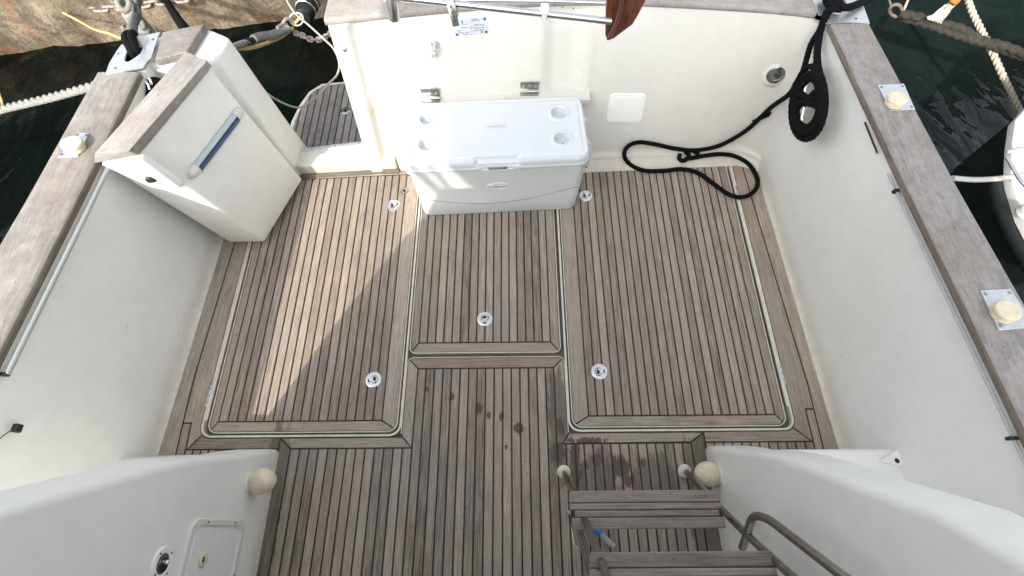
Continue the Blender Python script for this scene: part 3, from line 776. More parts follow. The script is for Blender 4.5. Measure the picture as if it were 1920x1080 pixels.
# locker and ledge at the foot of the transom
a, b, c, d = Pz(703, 213, .455), Pz(1108, 186, .455), Pz(1108, 170, .455), Pz(700, 197, .455)
ledge = hexa('ledge', [(a.x, a.y, .455), (b.x, b.y, .455), (b.x, c.y + .05, .455), (a.x, d.y + .06, .455)], [(a.x + .004, a.y + .003, .40), (b.x - .003, b.y + .003, .40), (b.x, c.y + .05, .40), (a.x, d.y + .06, .40)], M_gelw, None, .006)
ledge.parent = TR
lk = hexa('locker', [(a.x + .03, a.y + .028, .401), (b.x - .015, b.y + .02, .401), (b.x - .015, 2.3, .401), (a.x + .03, 2.3, .401)], [(a.x + .045, 2.055, -.01), (b.x - .015, b.y - .04, -.01), (b.x - .015, 2.3, -.01), (a.x + .045, 2.3, -.01)], M_gelw, None, .018)
lk.parent = TR
def RayT0(u, v):
    d = _ray(u, v); lo_, hi_ = 0.0, (0 - HCAM) / d.z
    for _ in range(40):
        m_ = (lo_ + hi_) / 2; q = CAM + d * m_
        if q.y > t_y(q.x, max(q.z, 0)): hi_ = m_
        else: lo_ = m_
    return CAM + d * lo_
# hinges on the ledge
def hinge(u, v, label):
    p = Py(u, v, t_y(Py(u, v, 2.2).x, .48) - .004)
    h = empty('hinge', p, label, 'hinge', 'hinges above the cooler')
    x = p.x; w = .052
    f = t_y(x, .49)
    box('leaf', (x, f - .003, .497), (w * 2, .004, .052), M_dull, h, bev=.001)
    lathe('knuckle', [(.006, -w), (.006, w)], (x, f - .014, .466), M_steel, h, 12, Vector((1, 0, 0)))
    box('leaf', (x, f - .022, .4585), (w * 2, .03, .004), M_dull, h, bev=.001)
    for k in (-.034, 0, .034): lathe('screw', [(.006, 0), (.005, .002), (.002, .003)], (x + k, f - .005, .503 - abs(k) * .2), M_steel, h, 12, Vector((0, -1, 0)))
hinge(807, 178, 'left steel hinge above the sunlit end of the cooler')
hinge(993, 165, 'right steel hinge above the shaded end of the cooler')
# square inspection cover
c = Pz(1170, 206, .357); x = .652; 
z0, z1, x0, x1 = .235, .455, .555, .765
cov = empty('inspection_cover', (x, t_y(x, .35), .35), 'rounded square white inspection cover low on the transom', 'cover')
def on_transom(poly, off, nm, m, par, th=.006, bev=.003):
    """poly in (x, z) laid on the transom face"""
    vs = [(px, t_y(px, pz) - off, pz) for px, pz in poly] + [(px, t_y(px, pz) - off + th, pz) for px, pz in poly]
    inner = inset(poly, bev); n = len(poly)
    if area2(poly) < 0: raise ValueError
    vs += [(p.x, t_y(p.x, p.y) - off - bev, p.y) for p in inner]
    fs = [tuple(range(2 * n, 3 * n))] + [(i, (i + 1) % n, n + (i + 1) % n, n + i)[::-1] for i in range(n)] + [(i, (i + 1) % n, 2 * n + (i + 1) % n, 2 * n + i) for i in range(n)]
    return pyd(nm, vs, fs, m, par, 30)
def rr2(x0, x1, y0, y1, r): return [(p.x, p.y) for p in rrect(x0, x1, y0, y1, r, 5)]
qs = [Py(1138, 230, 2.19), Py(1203, 180, 2.22)]
zc0 = .262; 
cc = [(.56, .255), (.775, .425)]
on_transom(rr2(.56, .772, .262, .435, .03), .004, 'frame', M_white, cov, .01, .003)
on_transom(rr2(.578, .754, .28, .418, .02), .0065, 'door', M_white, cov, .004, .002)
# round deck plate
p = Py(1461, 146, 2.2); yy = t_y(1.44, .57)
rp = empty('round_plate', (1.44, yy, .565), 'round dull steel plug on the transom beside the rope', 'plug')
ax = Vector((-.25, -1, .25))
lathe('collar', [(.085, -.015), (.075, .0), (.06, .008), (.056, .010)], (1.44, yy, .57), M_gelw, rp, 36, ax)
lathe('plug', [(.047, .006), (.047, .014), (.043, .016), (.030, .0165), (.028, .0145), (.02, .0145)], (1.44, yy, .57), M_dull, rp, 36, ax)
for k in (0, 90): box('key_slot', Vector((1.44, yy, .57)) + ax.normalized() * .0165, (.018, .0025, .0035), M_dark, rp, rot=(Vector((0, -1, 0)).rotation_difference(ax.normalized()).to_matrix() @ Matrix.Rotation(R_(k), 3, 'Y')), bev=0)
# eye bolt with snap hook
p = RayT0(816, 84); e = empty('eye_bolt', p, 'small chrome eye bolt on a round base on the transom', 'eye bolt')
fx, fz = p.x, p.z; fy = t_y(fx, fz)
lathe('base', [(.022, -.003), (.022, .003), (.016, .006), (.008, .007)], (fx, fy, fz), M_alu, e, 26, Vector((0, -1, 0)))
tube('shank', [(fx, fy, fz), (fx, fy - .022, fz)], .007, M_steel, e)
tube('ring', [(fx + .012 * math.cos(R_(a)) * .9, fy - .026 - .004 * math.sin(R_(a)), fz - .012 + .017 * math.sin(R_(a))) for a in range(0, 360, 30)], .0045, M_steel, e, 10, .004, True)
tube('hook', [(fx, fy - .03, fz - .022), (fx - .012, fy - .032, fz - .032), (fx - .018, fy - .032, fz - .048), (fx - .006, fy - .030, fz - .050), (fx + .006, fy - .03, fz - .036)], .0045, M_steel, e, 10, .004)
# maker's plate
pl = empty('data_plate', Py(883, 50, 2.19), 'printed metal data plate riveted below the teak cap', 'plate')
def RayT(u, v, off=0):
    d = _ray(u, v); lo_, hi_ = 0.0, (0 - HCAM) / d.z
    for _ in range(40):
        m_ = (lo_ + hi_) / 2; q = CAM + d * m_
        if q.y > t_y(q.x, max(q.z, 0)) - off: hi_ = m_
        else: lo_ = m_
    return CAM + d * lo_
A = [RayT(853, 68), RayT(916, 62), RayT(912, 30), RayT(848, 36)]
poly = [(p.x, p.z) for p in A]
on_transom(poly, .002, 'sheet', M_plate, pl, .004, .0008)
def plp(s, t):   # s right, t up on the plate
    b = Vector(poly[0]).lerp(Vector(poly[1]), s); c = Vector(poly[3]).lerp(Vector(poly[2]), s); q = b.lerp(c, t); return Vector((q.x, t_y(q.x, q.y) - .0042, q.y))
tl_ = math.atan2(poly[1][1] - poly[0][1], poly[1][0] - poly[0][0])
RT = Matrix.Rotation(R_(90), 3, 'X') @ Matrix.Rotation(tl_, 3, 'Z')
for (s, t) in ((.07, .12), (.94, .88), (.94, .12), (.07, .88)): lathe('rivet', [(.006, 0), (.006, .002), (.003, .004)], plp(s, t), M_blackp, pl, 14, Vector((0, -1, 0)))
def bar(s0, s1, t, w=.0011):
    a, b = plp(s0, t), plp(s1, t); d = (b - a); return (a + b) / 2, d.length, w
bm = bmesh.new()
for (s0, s1, t, w) in ((.17, .45, .68, .0009), (.2, .38, .50, .0016), (.05, .9, .44, .0006), (.1, .2, .33, .002), (.1, .3, .2, .0015), (.5, .72, .92, .0015), (.5, .8, .85, .0015), (.5, .6, .78, .0015), (.48, .9, .6, .0006), (.48, .9, .3, .0006), (.35, .42, .2, .003), (.25, .4, .08, .001), (.45, .55, .08, .001), (.5, .62, .24, .0014), (.64, .72, .24, .0014), (.76, .86, .25, .0014)):
    c, L, w_ = bar(s0, s1, t, w); box_bm(bm, c, (L, .0008, w_), Matrix.Rotation(-tl_, 3, 'Y'))
for s in (.48, .59, .69, .80, .90):
    a, b = plp(s, .30), plp(s, .6); box_bm(bm, (a + b) / 2, (.0006, .0008, (b - a).length))
for s in (.53, .64, .74, .85):
    for t in (.4, .52): box_bm(bm, plp(s, t), (.004, .0008, .003))
bmobj('print', bm, M_ink, pl)
text('letter', 'S', .026, plp(.27, .80), RT, M_blink, pl, .0004)
text('mark', 'CE', .014, plp(.80, .13), RT, M_ink, pl, .0004)
# screws on the column
for (u, v) in ((644, 101),):
    p = Py(u, v, 2.16); lathe('screw', [(.011, -.01), (.011, .004), (.006, .008)], (p.x - .0, t_y(p.x, p.z) - .004, p.z), M_dull, TR, 18, Vector((-.3, -1, .2)))

# ================================================================== PASSAGE SILL, STUB AND PLATFORM
sl = [Pz(563, 313, .1), Pz(757, 303, .1), Pz(697, 262, .1), Pz(562, 276, .1)]
SILL = hexa('door_sill', [(-1.42, 2.015, .1), (-.72, 2.055, .1), (-.72, 2.225, .1), (-1.42, 2.16, .1)], [(-1.42, 2.025, -.04), (-.72, 2.068, -.04), (-.72, 2.30, -.2), (-1.42, 2.30, -.2)], M_gelw, None, .018, 4)
tag(SILL, kind='structure')
box('sill_channel', (-1.02, 2.035, .012), (.62, .03, .016), M_gut, SILL, rot=Matrix.Rotation(R_(3.2), 3, 'Z'), bev=.006)
a, b = Pz(566, 281, .1), Pz(692, 266, .1)
ang = math.atan2(b.y - a.y, b.x - a.x)
st = box('sill_strip', ((a.x + b.x) / 2, (a.y + b.y) / 2 - .004, .102), ((b - a).length, .026, .006), M_alu, SILL, rot=Matrix.Rotation(ang, 3, 'Z'), bev=.001)
for k in (.15, .5, .85):
    q = a.lerp(b, k); lathe('screw', [(.005, 0), (.003, .001)], (q.x, q.y - .004, .105), M_dull, SILL, 10)
STUB = hexa('transom_stub', [(-1.80, 1.985, .886), (-1.64, 1.985, .886), (-1.50, 1.998, .886), (-1.40, 2.02, .872), (-1.375, 2.19, .87), (-1.48, 2.235, .886), (-1.66, 2.19, .886), (-1.80, 2.10, .886)],
            [(-1.78, 1.975, -.3), (-1.62, 1.975, -.3), (-1.44, 1.99, -.3), (-1.29, 2.015, -.3), (-1.265, 2.20, -.3), (-1.36, 2.32, -.3), (-1.55, 2.32, -.3), (-1.72, 2.2, -.3)], M_gel, None, .022, 3)
tag(STUB, kind='structure')
sc = [Pz(290, 112, .92), Pz(350, 97, .92), Pz(383, 45, .92), Pz(304, 60, .92)]
board('cap_block', [(p.x, p.y) for p in (sc[0], sc[1], sc[2], sc[3])], M_teakg, STUB, z=.921, h=.036, bev=.004, ang=R_(100))
# bathing platform
PZ = -.15
plat = empty('bathing_platform', (-.3, 2.6, PZ), kind='structure')
ol = [Pz(u, v, PZ) for u, v in [(575, 290), (540, 242), (545, 225), (560, 195), (578, 170), (602, 155), (650, 150)]]
outl = [(p.x, p.y) for p in ol] + [(-.9, 3.06), (1.3, 3.1), (1.5, 2.9), (1.5, 2.3), (-1.4, 2.25)]
prism('platform_edge', outl, PZ - .06, PZ - .006, M_rim, plat, .012)
inner = inset(outl, .03)
def clip_y(x, poly):
    ys = []
    for i in range(len(poly)):
        a, b = poly[i], poly[(i + 1) % len(poly)]
        if (a[0] - x) * (b[0] - x) < 0: ys.append(a[1] + (b[1] - a[1]) * (x - a[0]) / (b[0] - a[0]))
    return (min(ys), max(ys)) if len(ys) >= 2 else None
prism('caulk_bed', [tuple(p) for p in inner], PZ - .02, PZ - .0045, M_caulk, plat)
x = -1.56
while x < 1.4:
    a, b = x + GAP, x + .0475 - GAP
    ca, cb = clip_y(a, inner), clip_y(b, inner)
    if cb and not ca: a += .02; ca = clip_y(a, inner)
    if ca and cb: board('plank', [(a, ca[0] + .002), (b, cb[0] + .002), (b, cb[1] - .002), (a, ca[1] - .002)], M_teakg, plat, z=PZ)
    x += .0475
socket(Pz(648, 208, PZ + .001), 'round chrome fitting in the teak of the bathing platform', M_steel, .034)

# ================================================================== WINGS OF THE CABIN SIDES
def wing(side, name):
    prof = [(.372, -.01), (.366, .04), (.352, .12), (.325, .26), (.30, .36), (.275, .52), (.238, .70), (.19, .86), (.118, 1.07), (.035, 1.34), (-.057, 1.52), (-.20, 1.80), (-.33, 2.02)]
    if side < 0: prof = [(y + .02 * min(1, max(0, (z - .6) / .5)), z) for y, z in prof]
    bm = bmesh.new()
    xi, xo = (.926, 1.106) if side > 0 else (-1.145, -1.335)
    nar = .0
    def mk(x, front): 
        out = []
        for (y, z) in prof: out.append(bm.verts.new((x - (nar * (.37 - y) / .5 if front else 0), y, z)))
        out.append(bm.verts.new((x - (nar * 2 if front else 0), -1.56, 2.02))); out.append(bm.verts.new((x - (nar * 2 if front else 0), -1.56, -.01)))
        return out
    # prismatic panel with the aft edge rounded in a half ellipse
    A = mk(xi, True); B = mk(xo, False); n = len(A)
    bm.faces.new(A); bm.faces.new(B[::-1])
    es = []
    for i in range(n):
        f = bm.faces.new((A[i], B[i], B[(i + 1) % n], A[(i + 1) % n]))
    bmesh.ops.recalc_face_normals(bm, faces=bm.faces)
    es = [e for e in bm.edges if (e.verts[0] in A and e.verts[1] in A) or (e.verts[0] in B and e.verts[1] in B)]
    es = [e for e in es if not any(v in (A[-1], B[-1]) for v in e.verts)]
    bmesh.ops.bevel(bm, geom=es, offset=.03, segments=5, profile=.5, affect='EDGES')
    o = bmobj(name, bm, M_gel, None, 40); tag(o, kind='structure'); return o
WR = wing(1, 'right_cabin_wing'); WL = wing(-1, 'left_cabin_wing')
def on_side(poly, off, nm, m, par, x, th=.01, bev=.003):
    """poly in (y, z) on the inner face of the left wing at x"""
    if area2(poly) > 0: poly = poly[::-1]
    inner = inset(poly, bev); inner = inner[::-1] if area2([tuple(p) for p in inner]) * area2(poly) < 0 else inner
    # inset() returns counter-clockwise; bring the outer loop to the same order
    if area2(poly) < 0: poly = poly[::-1]; inner = inset(poly, bev)
    n = len(poly)
    vs = [(x + off, p[0], p[1]) for p in poly] + [(x + off - th, p[0], p[1]) for p in poly] + [(x + off + bev, p[0], p[1]) for p in inner]
    fs = [tuple(range(2 * n, 3 * n))] + [(i, (i + 1) % n, n + (i + 1) % n, n + i)[::-1] for i in range(n)] + [(i, (i + 1) % n, 2 * n + (i + 1) % n, 2 * n + i) for i in range(n)]
    return pyd(nm, vs, fs, m, par, 30)
XW = -1.144
# locker door on the left wing
f0 = Px(470, 968, XW); f1 = Px(362, 1000, XW)
ld_ = empty('locker_door', (XW, -.2, .4), 'rectangular cream framed locker door on the left cabin side with a finger latch', 'locker door')
outp = rrect(-.42, .055, .20, .60, .05, 6); inp = rrect(-.39, .025, .235, .565, .035, 6)
n = len(outp)
def ring_side(outer, inner, x, h, nm, m, par):
    vs = [(x, p.x, p.y) for p in outer] + [(x + h, *inset([tuple(q) for q in outer], .006)[i]) for i in range(n)] + [(x + h, *inset([tuple(q) for q in inner], -.006)[i]) for i in range(n)] + [(x, p.x, p.y) for p in inner]
    fs = []
    for k in range(3):
        for i in range(n): j = (i + 1) % n; fs.append((k * n + i, k * n + j, (k + 1) * n + j, (k + 1) * n + i))
    return pyd(nm, vs, fs, m, par, 40)
ring_side(outp, inp, XW - .004, .012, 'frame', M_gelw, ld_)
on_side([tuple(p) for p in rrect(-.383, .018, .242, .558, .03, 5)], .0005, 'panel', M_gel, ld_, XW, .006, .003)
for (y, z) in ((.040, .30), (.040, .50), (-.15, .58), (-.15, .22)): lathe('screw', [(.004, 0), (.004, .001)], (XW + .0085, y, z), M_dark, ld_, 10, Vector((1, 0, 0)))
lp = Px(378, 1050, XW)
lathe('latch', [(.024, 0), (.026, .004), (.022, .008), (.013, .0075), (.012, .003)], (XW + .003, lp.y, lp.z), M_cream, ld_, 28, Vector((1, 0, 0)))
box('latch_tongue', (XW + .012, lp.y, lp.z), (.004, .034, .014), M_cream, ld_, bev=.002)
box('latch_gap', (XW + .0125, lp.y + .002, lp.z + .010), (.004, .018, .006), M_dark, ld_, bev=.001)
# shore power inlet
ip = Px(303, 1057, XW); c = Vector((XW + .0, ip.y, ip.z))
inl = empty('power_inlet', c, 'round steel inlet recessed in the left cabin side', 'inlet')
lathe('flange', [(.052, -.004), (.052, .003), (.049, .006), (.034, .0065), (.031, .004)], c, M_white, inl, 36, Vector((1, 0, 0)))
lathe('bowl', [(.031, .0045), (.0305, .0048)], c, M_dull, inl, 30, Vector((1, 0, 0)))
lathe('shade_disc', [(.022, .0052), (.022, .0056)], c + Vector((0, -.004, -.006)), M_dark, inl, 24, Vector((1, 0, 0)))
lathe('pin', [(.008, .004), (.008, .02), (.004, .024)], c + Vector((0, .004, .002)), M_steel, inl, 14, Vector((1, 0, 0)))
for k in range(4):
    a = R_(45 + 90 * k); lathe('screw', [(.0035, .006), (.0035, .0075)], c + Vector((0, .042 * math.cos(a), .042 * math.sin(a))), M_dark, inl, 10, Vector((1, 0, 0)))
# cream ball bumpers
def ball(c, ax, label):
    c = Vector(c); b = empty('bumper', c, label, 'bumper', 'cream round bumpers on the cabin sides')
    r = .055; prof = [(r * .62, -.004), (r * .66, .006)] + [(r * math.cos(R_(a)), .042 + r * 1.15 * math.sin(R_(a))) for a in range(-40, 90, 8)] + [(.002, .042 + r * 1.15)]
    lathe('knob', prof, c, M_cream, b, 32, ax, 60)
    lathe('base', [(.044, -.004), (.044, .004), (.036, .008)], c, M_white, b, 28, ax)
pL = Px(462, 902, -1.15); ball(Px(472, 903, -1.144), Vector((1, .03, .03)), 'cream round bumper on the left cabin side')
ball(Px(1346, 889, .925), Vector((-1, .03, .0)), 'cream round bumper by the ladder on the right cabin side')
# cabin back and flybridge under and behind the photographer
cab = empty('cabin', (0, -1, 0), 'white cabin back below the flybridge', 'cabin')
box('cabin_back', (-.08, -1.55, .95), (3.3, .1, 1.9), M_gel, cab)
box('flybridge_floor', (-.11, -2.62, 2.08), (2.45, 4.0, .1), M_gel, cab, bev=.03)

# ================================================================== TRANSOM DOOR (swung open)
door = empty('transom_door', (-1.62, 1.98, .1), 'white transom door swung inboard with grey teak on top and a blue bar', 'door')
A1, B1 = Pz(262, 290, .93), Pz(396, 128, .93)
A0, B0 = Pz(180, 300, .93), Vector((-1.50, 1.93, .93))
T = [(A1.x, A1.y, .93), (B1.x, B1.y, .93), (B0.x - .02, B0.y, .93), (A0.x + .015, A0.y - .01, .93)]
C_, D_, E_ = Pz(568, 336, .05), Pz(497, 454, .05), Pz(430, 455, .05)
Bt = [(D_.x, D_.y, .05), (C_.x, C_.y, .05), (-1.50, 2.0, .05), (E_.x, E_.y, .05)]
hexa('panel', T, Bt, M_gel, door, .014, 4)
ca = [Pz(178, 290, 1.0), Pz(262, 287, .97), Pz(398, 128, .97), Pz(352, 95, 1.0)]
ct = [Pz(178, 288, .985), Pz(240, 283, .99), Pz(388, 113, .99), Pz(350, 97, .985)]
gang = math.atan2(ct[2].y - ct[1].y, ct[2].x - ct[1].x) - R_(90)
def cap_block():
    c = sum(ct, Vector()) / 4; rt = Matrix.Rotation(-gang, 3, 'Z')
    top = [rt @ (p - c) for p in ct]
    for p in top: p.z = 0
    bt = [rt @ (Vector((T[3][0] - .012, T[3][1] - .012, 0)) - c), rt @ (Vector((T[0][0] + .004, T[0][1] - .006, 0)) - c), rt @ (Vector((T[1][0] + .006, T[1][1] + .008, 0)) - c), rt @ (Vector((T[2][0], T[2][1] + .01, 0)) - c)]
    for p in bt: p.z = .9345 - .988
    o = hexa('teak_cap', [tuple(p) for p in top], [tuple(p) for p in bt], M_teakg, None, .004, 2)
    o.location = (c.x, c.y, .988); o.rotation_euler = (0, 0, gang); o.parent = door; o.matrix_parent_inverse = WM(door).inverted()
cap_block()
# blue and pale bar on the big face
pa, pb, pc, pd = Vector(T[0]), Vector(T[1]), Vector(Bt[1]), Vector(Bt[0])
nrm = (pb - pa).cross(pd - pa).normalized(); nrm = nrm if nrm.x > 0 else -nrm
def on_face(u, v, off=0):
    d = _ray(u, v); t = (pa - CAM).dot(nrm) / d.dot(nrm); return CAM + d * t + nrm * off
s0, s1 = on_face(355, 332, .012), on_face(452, 205, .012)
dirv = (s1 - s0).normalized(); acr = nrm.cross(dirv)
bar_ = []
def halfbar(nm, p, q, w0, w1, h, m):
    vs = []; fs = []; k = 10
    for s, pt in enumerate((p, q)):
        for i in range(k + 1):
            a = math.pi * i / k; off = lerp(w0, w1, .5 - .5 * math.cos(a)); vs.append(pt + acr * off + nrm * (h * math.sin(a) - .012))
    for i in range(k): fs.append((i, i + 1, k + 1 + i + 1, k + 1 + i))
    fs.append(tuple(range(k + 1))); fs.append(tuple(range(k + 1, 2 * k + 2)))
    return pyd(nm, vs, fs, m, door, 50)
ws = 1 if acr.dot(on_face(420, 290) - on_face(400, 260)) > 0 else -1
i0, i1 = s0 + dirv * .055, s1 - dirv * .055
halfbar('pale_strip', i0, i1, -.026 * ws, -.003 * ws, .022, M_clear)
halfbar('blue_strip', i0, i1, -.006 * ws, .021 * ws, .025, M_blue)
halfbar('clear_edge', i0, i1, .019 * ws, .030 * ws, .016, M_clear)
for (p, dd) in ((i0, -1), (i1, 1)):
    vs = []; k = 10; L = 6
    for i in range(L + 1):
        f = i / L; sc_ = math.sqrt(max(0, 1 - f ** 2.2)); pt = p + dirv * dd * .062 * f
        for j in range(k + 1):
            a = math.pi * j / k; vs.append(pt + acr * (-.030 * math.cos(a) * sc_ + .002) + nrm * (.027 * math.sin(a) * max(sc_, .15) - .013))
    fs = [(i * (k + 1) + j, i * (k + 1) + j + 1, (i + 1) * (k + 1) + j + 1, (i + 1) * (k + 1) + j) for i in range(L) for j in range(k)] + [tuple(range(k + 1))]
    pyd('end_cap', vs, fs, M_beige, door, 60)
    lathe('screw', [(.004, 0), (.004, .001)], p + dirv * dd * .036 + nrm * .006, M_dark, door, 8, nrm)
# hinge tab with black bolt at the near top corner
tb = [Pz(183, 298, .925), Pz(262, 300, .925), Pz(300, 338, .85), Pz(262, 352, .80), Pz(245, 356, .80)]
bm = bmesh.new()
n0 = Vector(T[0]); 
tv = [(A0.x + .02, A0.y - .008, .925), (A1.x + .01, A1.y - .01, .925), (A1.x + .05, A1.y - .002, .72), (A1.x - .03, A1.y - .0, .70), (A1.x - .085, A1.y - .004, .74)]
top = [bm.verts.new((x, y - .014, z)) for x, y, z in tv]; bot = [bm.verts.new((x, y + .03, z)) for x, y, z in tv]
bm.faces.new(top); bm.faces.new(bot[::-1])
for i in range(5): bm.faces.new((top[i], bot[i], bot[(i + 1) % 5], top[(i + 1) % 5]))
bmesh.ops.recalc_face_normals(bm, faces=bm.faces); bmesh.ops.bevel(bm, geom=list(bm.edges), offset=.01, segments=3, profile=.5, affect='EDGES')
bmobj('hinge_tab', bm, M_gel, door, 40)
bp_ = Vector((A1.x - .035, A1.y - .016, .80))
lathe('bolt', [(.022, 0), (.022, .004), (.017, .006), (.016, .018), (.012, .021)], bp_, M_blackp, door, 6, Vector((.1, -1, .25)), 20)
lathe('washer', [(.024, -.003), (.024, .003)], bp_, M_blackp, door, 24, Vector((.1, -1, .25)))

# ================================================================== COOLER
ckA = R_(2.6); cc_ = Vector((-.085, 1.935, 0))
cooler = empty('cooler', cc_, 'large white cooler box with four cup holders in its lid', 'cooler', rz=ckA)
CM = Matrix.Translation(cc_) @ Matrix.Rotation(ckA, 4, 'Z')
def loft(name, secs, m, parent, sm=30, cap=True, mtx=CM):
    """secs: list of (hw, hd, rad, z)"""
    vs = []; fs = []; n = None
    for (hw, hd, r, z) in secs:
        p = rrect(-hw, hw, -hd, hd, r, 7); n = len(p); vs += [mtx @ Vector((q.x, q.y, z)) for q in p]
    for k in range(len(secs) - 1):
        for i in range(n): j = (i + 1) % n; fs.append((k * n + i, k * n + j, (k + 1) * n + j, (k + 1) * n + i))
    if cap: fs.append(tuple(range((len(secs) - 1) * n, len(secs) * n))); 
    fs.append(tuple(range(n))[::-1])
    return pyd(name, vs, fs, m, parent, sm)
body = loft('body', [(.455, .195, .05, .004), (.460, .199, .05, .012), (.4645, .2015, .05, .12), (.4645, .2022, .05, .126), (.466, .2035, .05, .15), (.478, .210, .05, .415), (.482, .212, .05, .42)], M_coolb, cooler, 40)
# lid: rim, side, raised top with inset panel and cup wells
def lid_z(x, y):
    z = .497
    z -= .004 * (1 - min(sst(0, .006, .452 - abs(x)), sst(0, .006, .187 - abs(y)))) if (abs(x) < .46 and abs(y) < .2) or True else 0
    for cx in (-.365, .345):
        for cy in (-.088, .092):
            d = math.hypot(x - cx, y - cy); z += .0045 * (sst(.066, .054, d) if False else (1 - sst(.052, .066, d))) * sst(.038, .044, d)
            z -= .034 * (1 - sst(.0375, .0415, d))
    # handle scoop at the front edge
    if y < -.175: z -= .018 * sst(-.178, -.19, y) * sst(.12, .09, abs(x)) if False else .018 * (1 - sst(-.192, -.178, y)) * (1 - sst(.095, .125, abs(x)))
    return z
LW, LD = .487, .222
def dens(lo, hi, extra, n):
    s = {round(lerp(lo, hi, i / n), 5) for i in range(n + 1)}
    for (c, w, k) in extra:
        for i in range(k + 1):
            v = c - w + 2 * w * i / k
            if lo < v < hi: s.add(round(v, 5))
    return sorted(s)
gx = dens(-LW + .022, LW - .022, [(-.365, .07, 46), (.345, .07, 46), (-.452, .008, 6), (.452, .008, 6), (-.11, .02, 6), (.11, .02, 6)], 50)
gy = dens(-LD + .022, LD - .022, [(-.088, .07, 46), (.092, .07, 46), (-.187, .012, 8), (.187, .008, 6)], 24)
# rounded-corner mapping of the grid
def rc(x, y, hw, hd, r):
    ax, ay = abs(x), abs(y)
    if ax > hw - r and ay > hd - r:
        dx, dy = (ax - hw + r) / r, (ay - hd + r) / r; m_ = max(dx, dy)
        if m_ > 0:
            L = math.hypot(dx, dy); dx, dy = dx / L * m_, dy / L * m_
        return math.copysign(hw - r + dx * r, x), math.copysign(hd - r + dy * r, y)
    return x, y
vs = []; fs = []; W1, D1 = LW - .022, LD - .022
for x in gx:
    for y in gy:
        X, Y = rc(x, y, W1, D1, .045); vs.append(CM @ Vector((X, Y, lid_z(x, y))))
ny = len(gy)
for i in range(len(gx) - 1):
    for j in range(ny - 1): fs.append((i * ny + j, (i + 1) * ny + j, (i + 1) * ny + j + 1, i * ny + j + 1))
border = [(i, 0) for i in range(len(gx))] + [(len(gx) - 1, j) for j in range(1, ny)] + [(i, ny - 1) for i in range(len(gx) - 2, -1, -1)] + [(0, j) for j in range(ny - 2, 0, -1)]
prev = [i * ny + j for i, j in border]
for (off, z) in ((.006, .4945), (.012, .489), (.017, .480), (.019, .468), (.019, .452), (.0215, .449), (.022, .441), (.022, .432), (.019, .428), (.012, .426), (-.03, .424)):
    cur = []
    for (i, j) in border:
        x, y = gx[i], gy[j]; hw, hd = W1 + off, D1 + off
        sx, sy = x / W1 * hw, y / D1 * hd
        X, Y = rc(sx, sy, hw, hd, .045 + off)
        zz = z
        if y < -D1 + 1e-4 and abs(x) < .13 and z > .46:
            k = 1 - sst(.095, .125, abs(x)); zz = z - .018 * k * min(1, (z - .44) / .05); Y += .008 * k
        if y < -D1 + 1e-4 and abs(x) < .075 and .43 < z < .47: Y += .010
        cur.append(len(vs)); vs.append(CM @ Vector((X, Y, zz)))
    n = len(cur)
    for k in range(n): fs.append((prev[k], prev[(k + 1) % n], cur[(k + 1) % n], cur[k])[::-1])
    prev = cur
lid = pyd('lid', vs, fs, M_cool, cooler, 38)
box('latch_gap', CM @ Vector((0, -.2155, .4385)), (.10, .012, .007), M_dull, cooler, rot=Matrix.Rotation(ckA, 3, 'Z'), bev=.002)
for cx in (-.365, .345):
    for cy in (-.088, .092):
        k = random.uniform(-.008, .008)
        lathe('drain_speck', [(.0032, .463), (.0032, .4638)], CM @ Vector((cx + .004 + k, cy - .008 + k, 0)), M_dark, lid, 8)
# moulded emblems
def outline(name, pts, r, m, par): return tube(name, pts, r, m, par, 6, .01, True)
em = []
for k in range(40):
    a = 2 * math.pi * k / 40; x = .058 * math.cos(a); y = .022 * math.sin(a)
    em.append(CM @ Vector((x + .0, y + .002 + .015, .4965)))
emb = outline('emblem', [CM @ Vector((-.056, .004, .497)), CM @ Vector((-.052, .022, .497)), CM @ Vector((-.03, .034, .497)), CM @ Vector((.02, .036, .497)), CM @ Vector((.062, .028, .497)), CM @ Vector((.060, .022, .497)), CM @ Vector((.052, .0, .497)), CM @ Vector((.0, -.008, .497)), CM @ Vector((-.04, -.008, .497))], .0012, M_cool, cooler)
R2 = Matrix.Rotation(ckA + math.pi, 3, 'Z')
text('lettering', 'Coleman', .027, CM @ Vector((.002, .013, .4975)), R2, M_emb, cooler, .0022, 1.0)
fy_ = -.2085
RF = Matrix.Rotation(ckA, 3, 'Z') @ Matrix.Rotation(R_(90), 3, 'X')
outline('emblem', [CM @ Vector((.063 * math.cos(R_(a)), fy_ + .001 - .0003 * math.sin(R_(a)), .275 + .027 * math.sin(R_(a)))) for a in range(0, 360, 12)], .0018, M_coolb, cooler)
text('lettering', 'Coleman', .030, CM @ Vector((0, fy_ + .0, .273)), RF, M_emb, cooler, .0026, 1.0)
# wavy moulded line on the front
wl = []
for k in range(41):
    x = lerp(-.445, .445, k / 40); z = .150 - .040 * math.cos((x / .445 + .05) * 2.2) + .035 * (x / .445) ** 2 + .022 * (x / .445)
    yv = -lerp(.2035, .210, (z - .128) / .287); wl.append(CM @ Vector((x, yv - .0001, z)))
tube('moulded_line', wl, .0016, M_dull, cooler, 6)
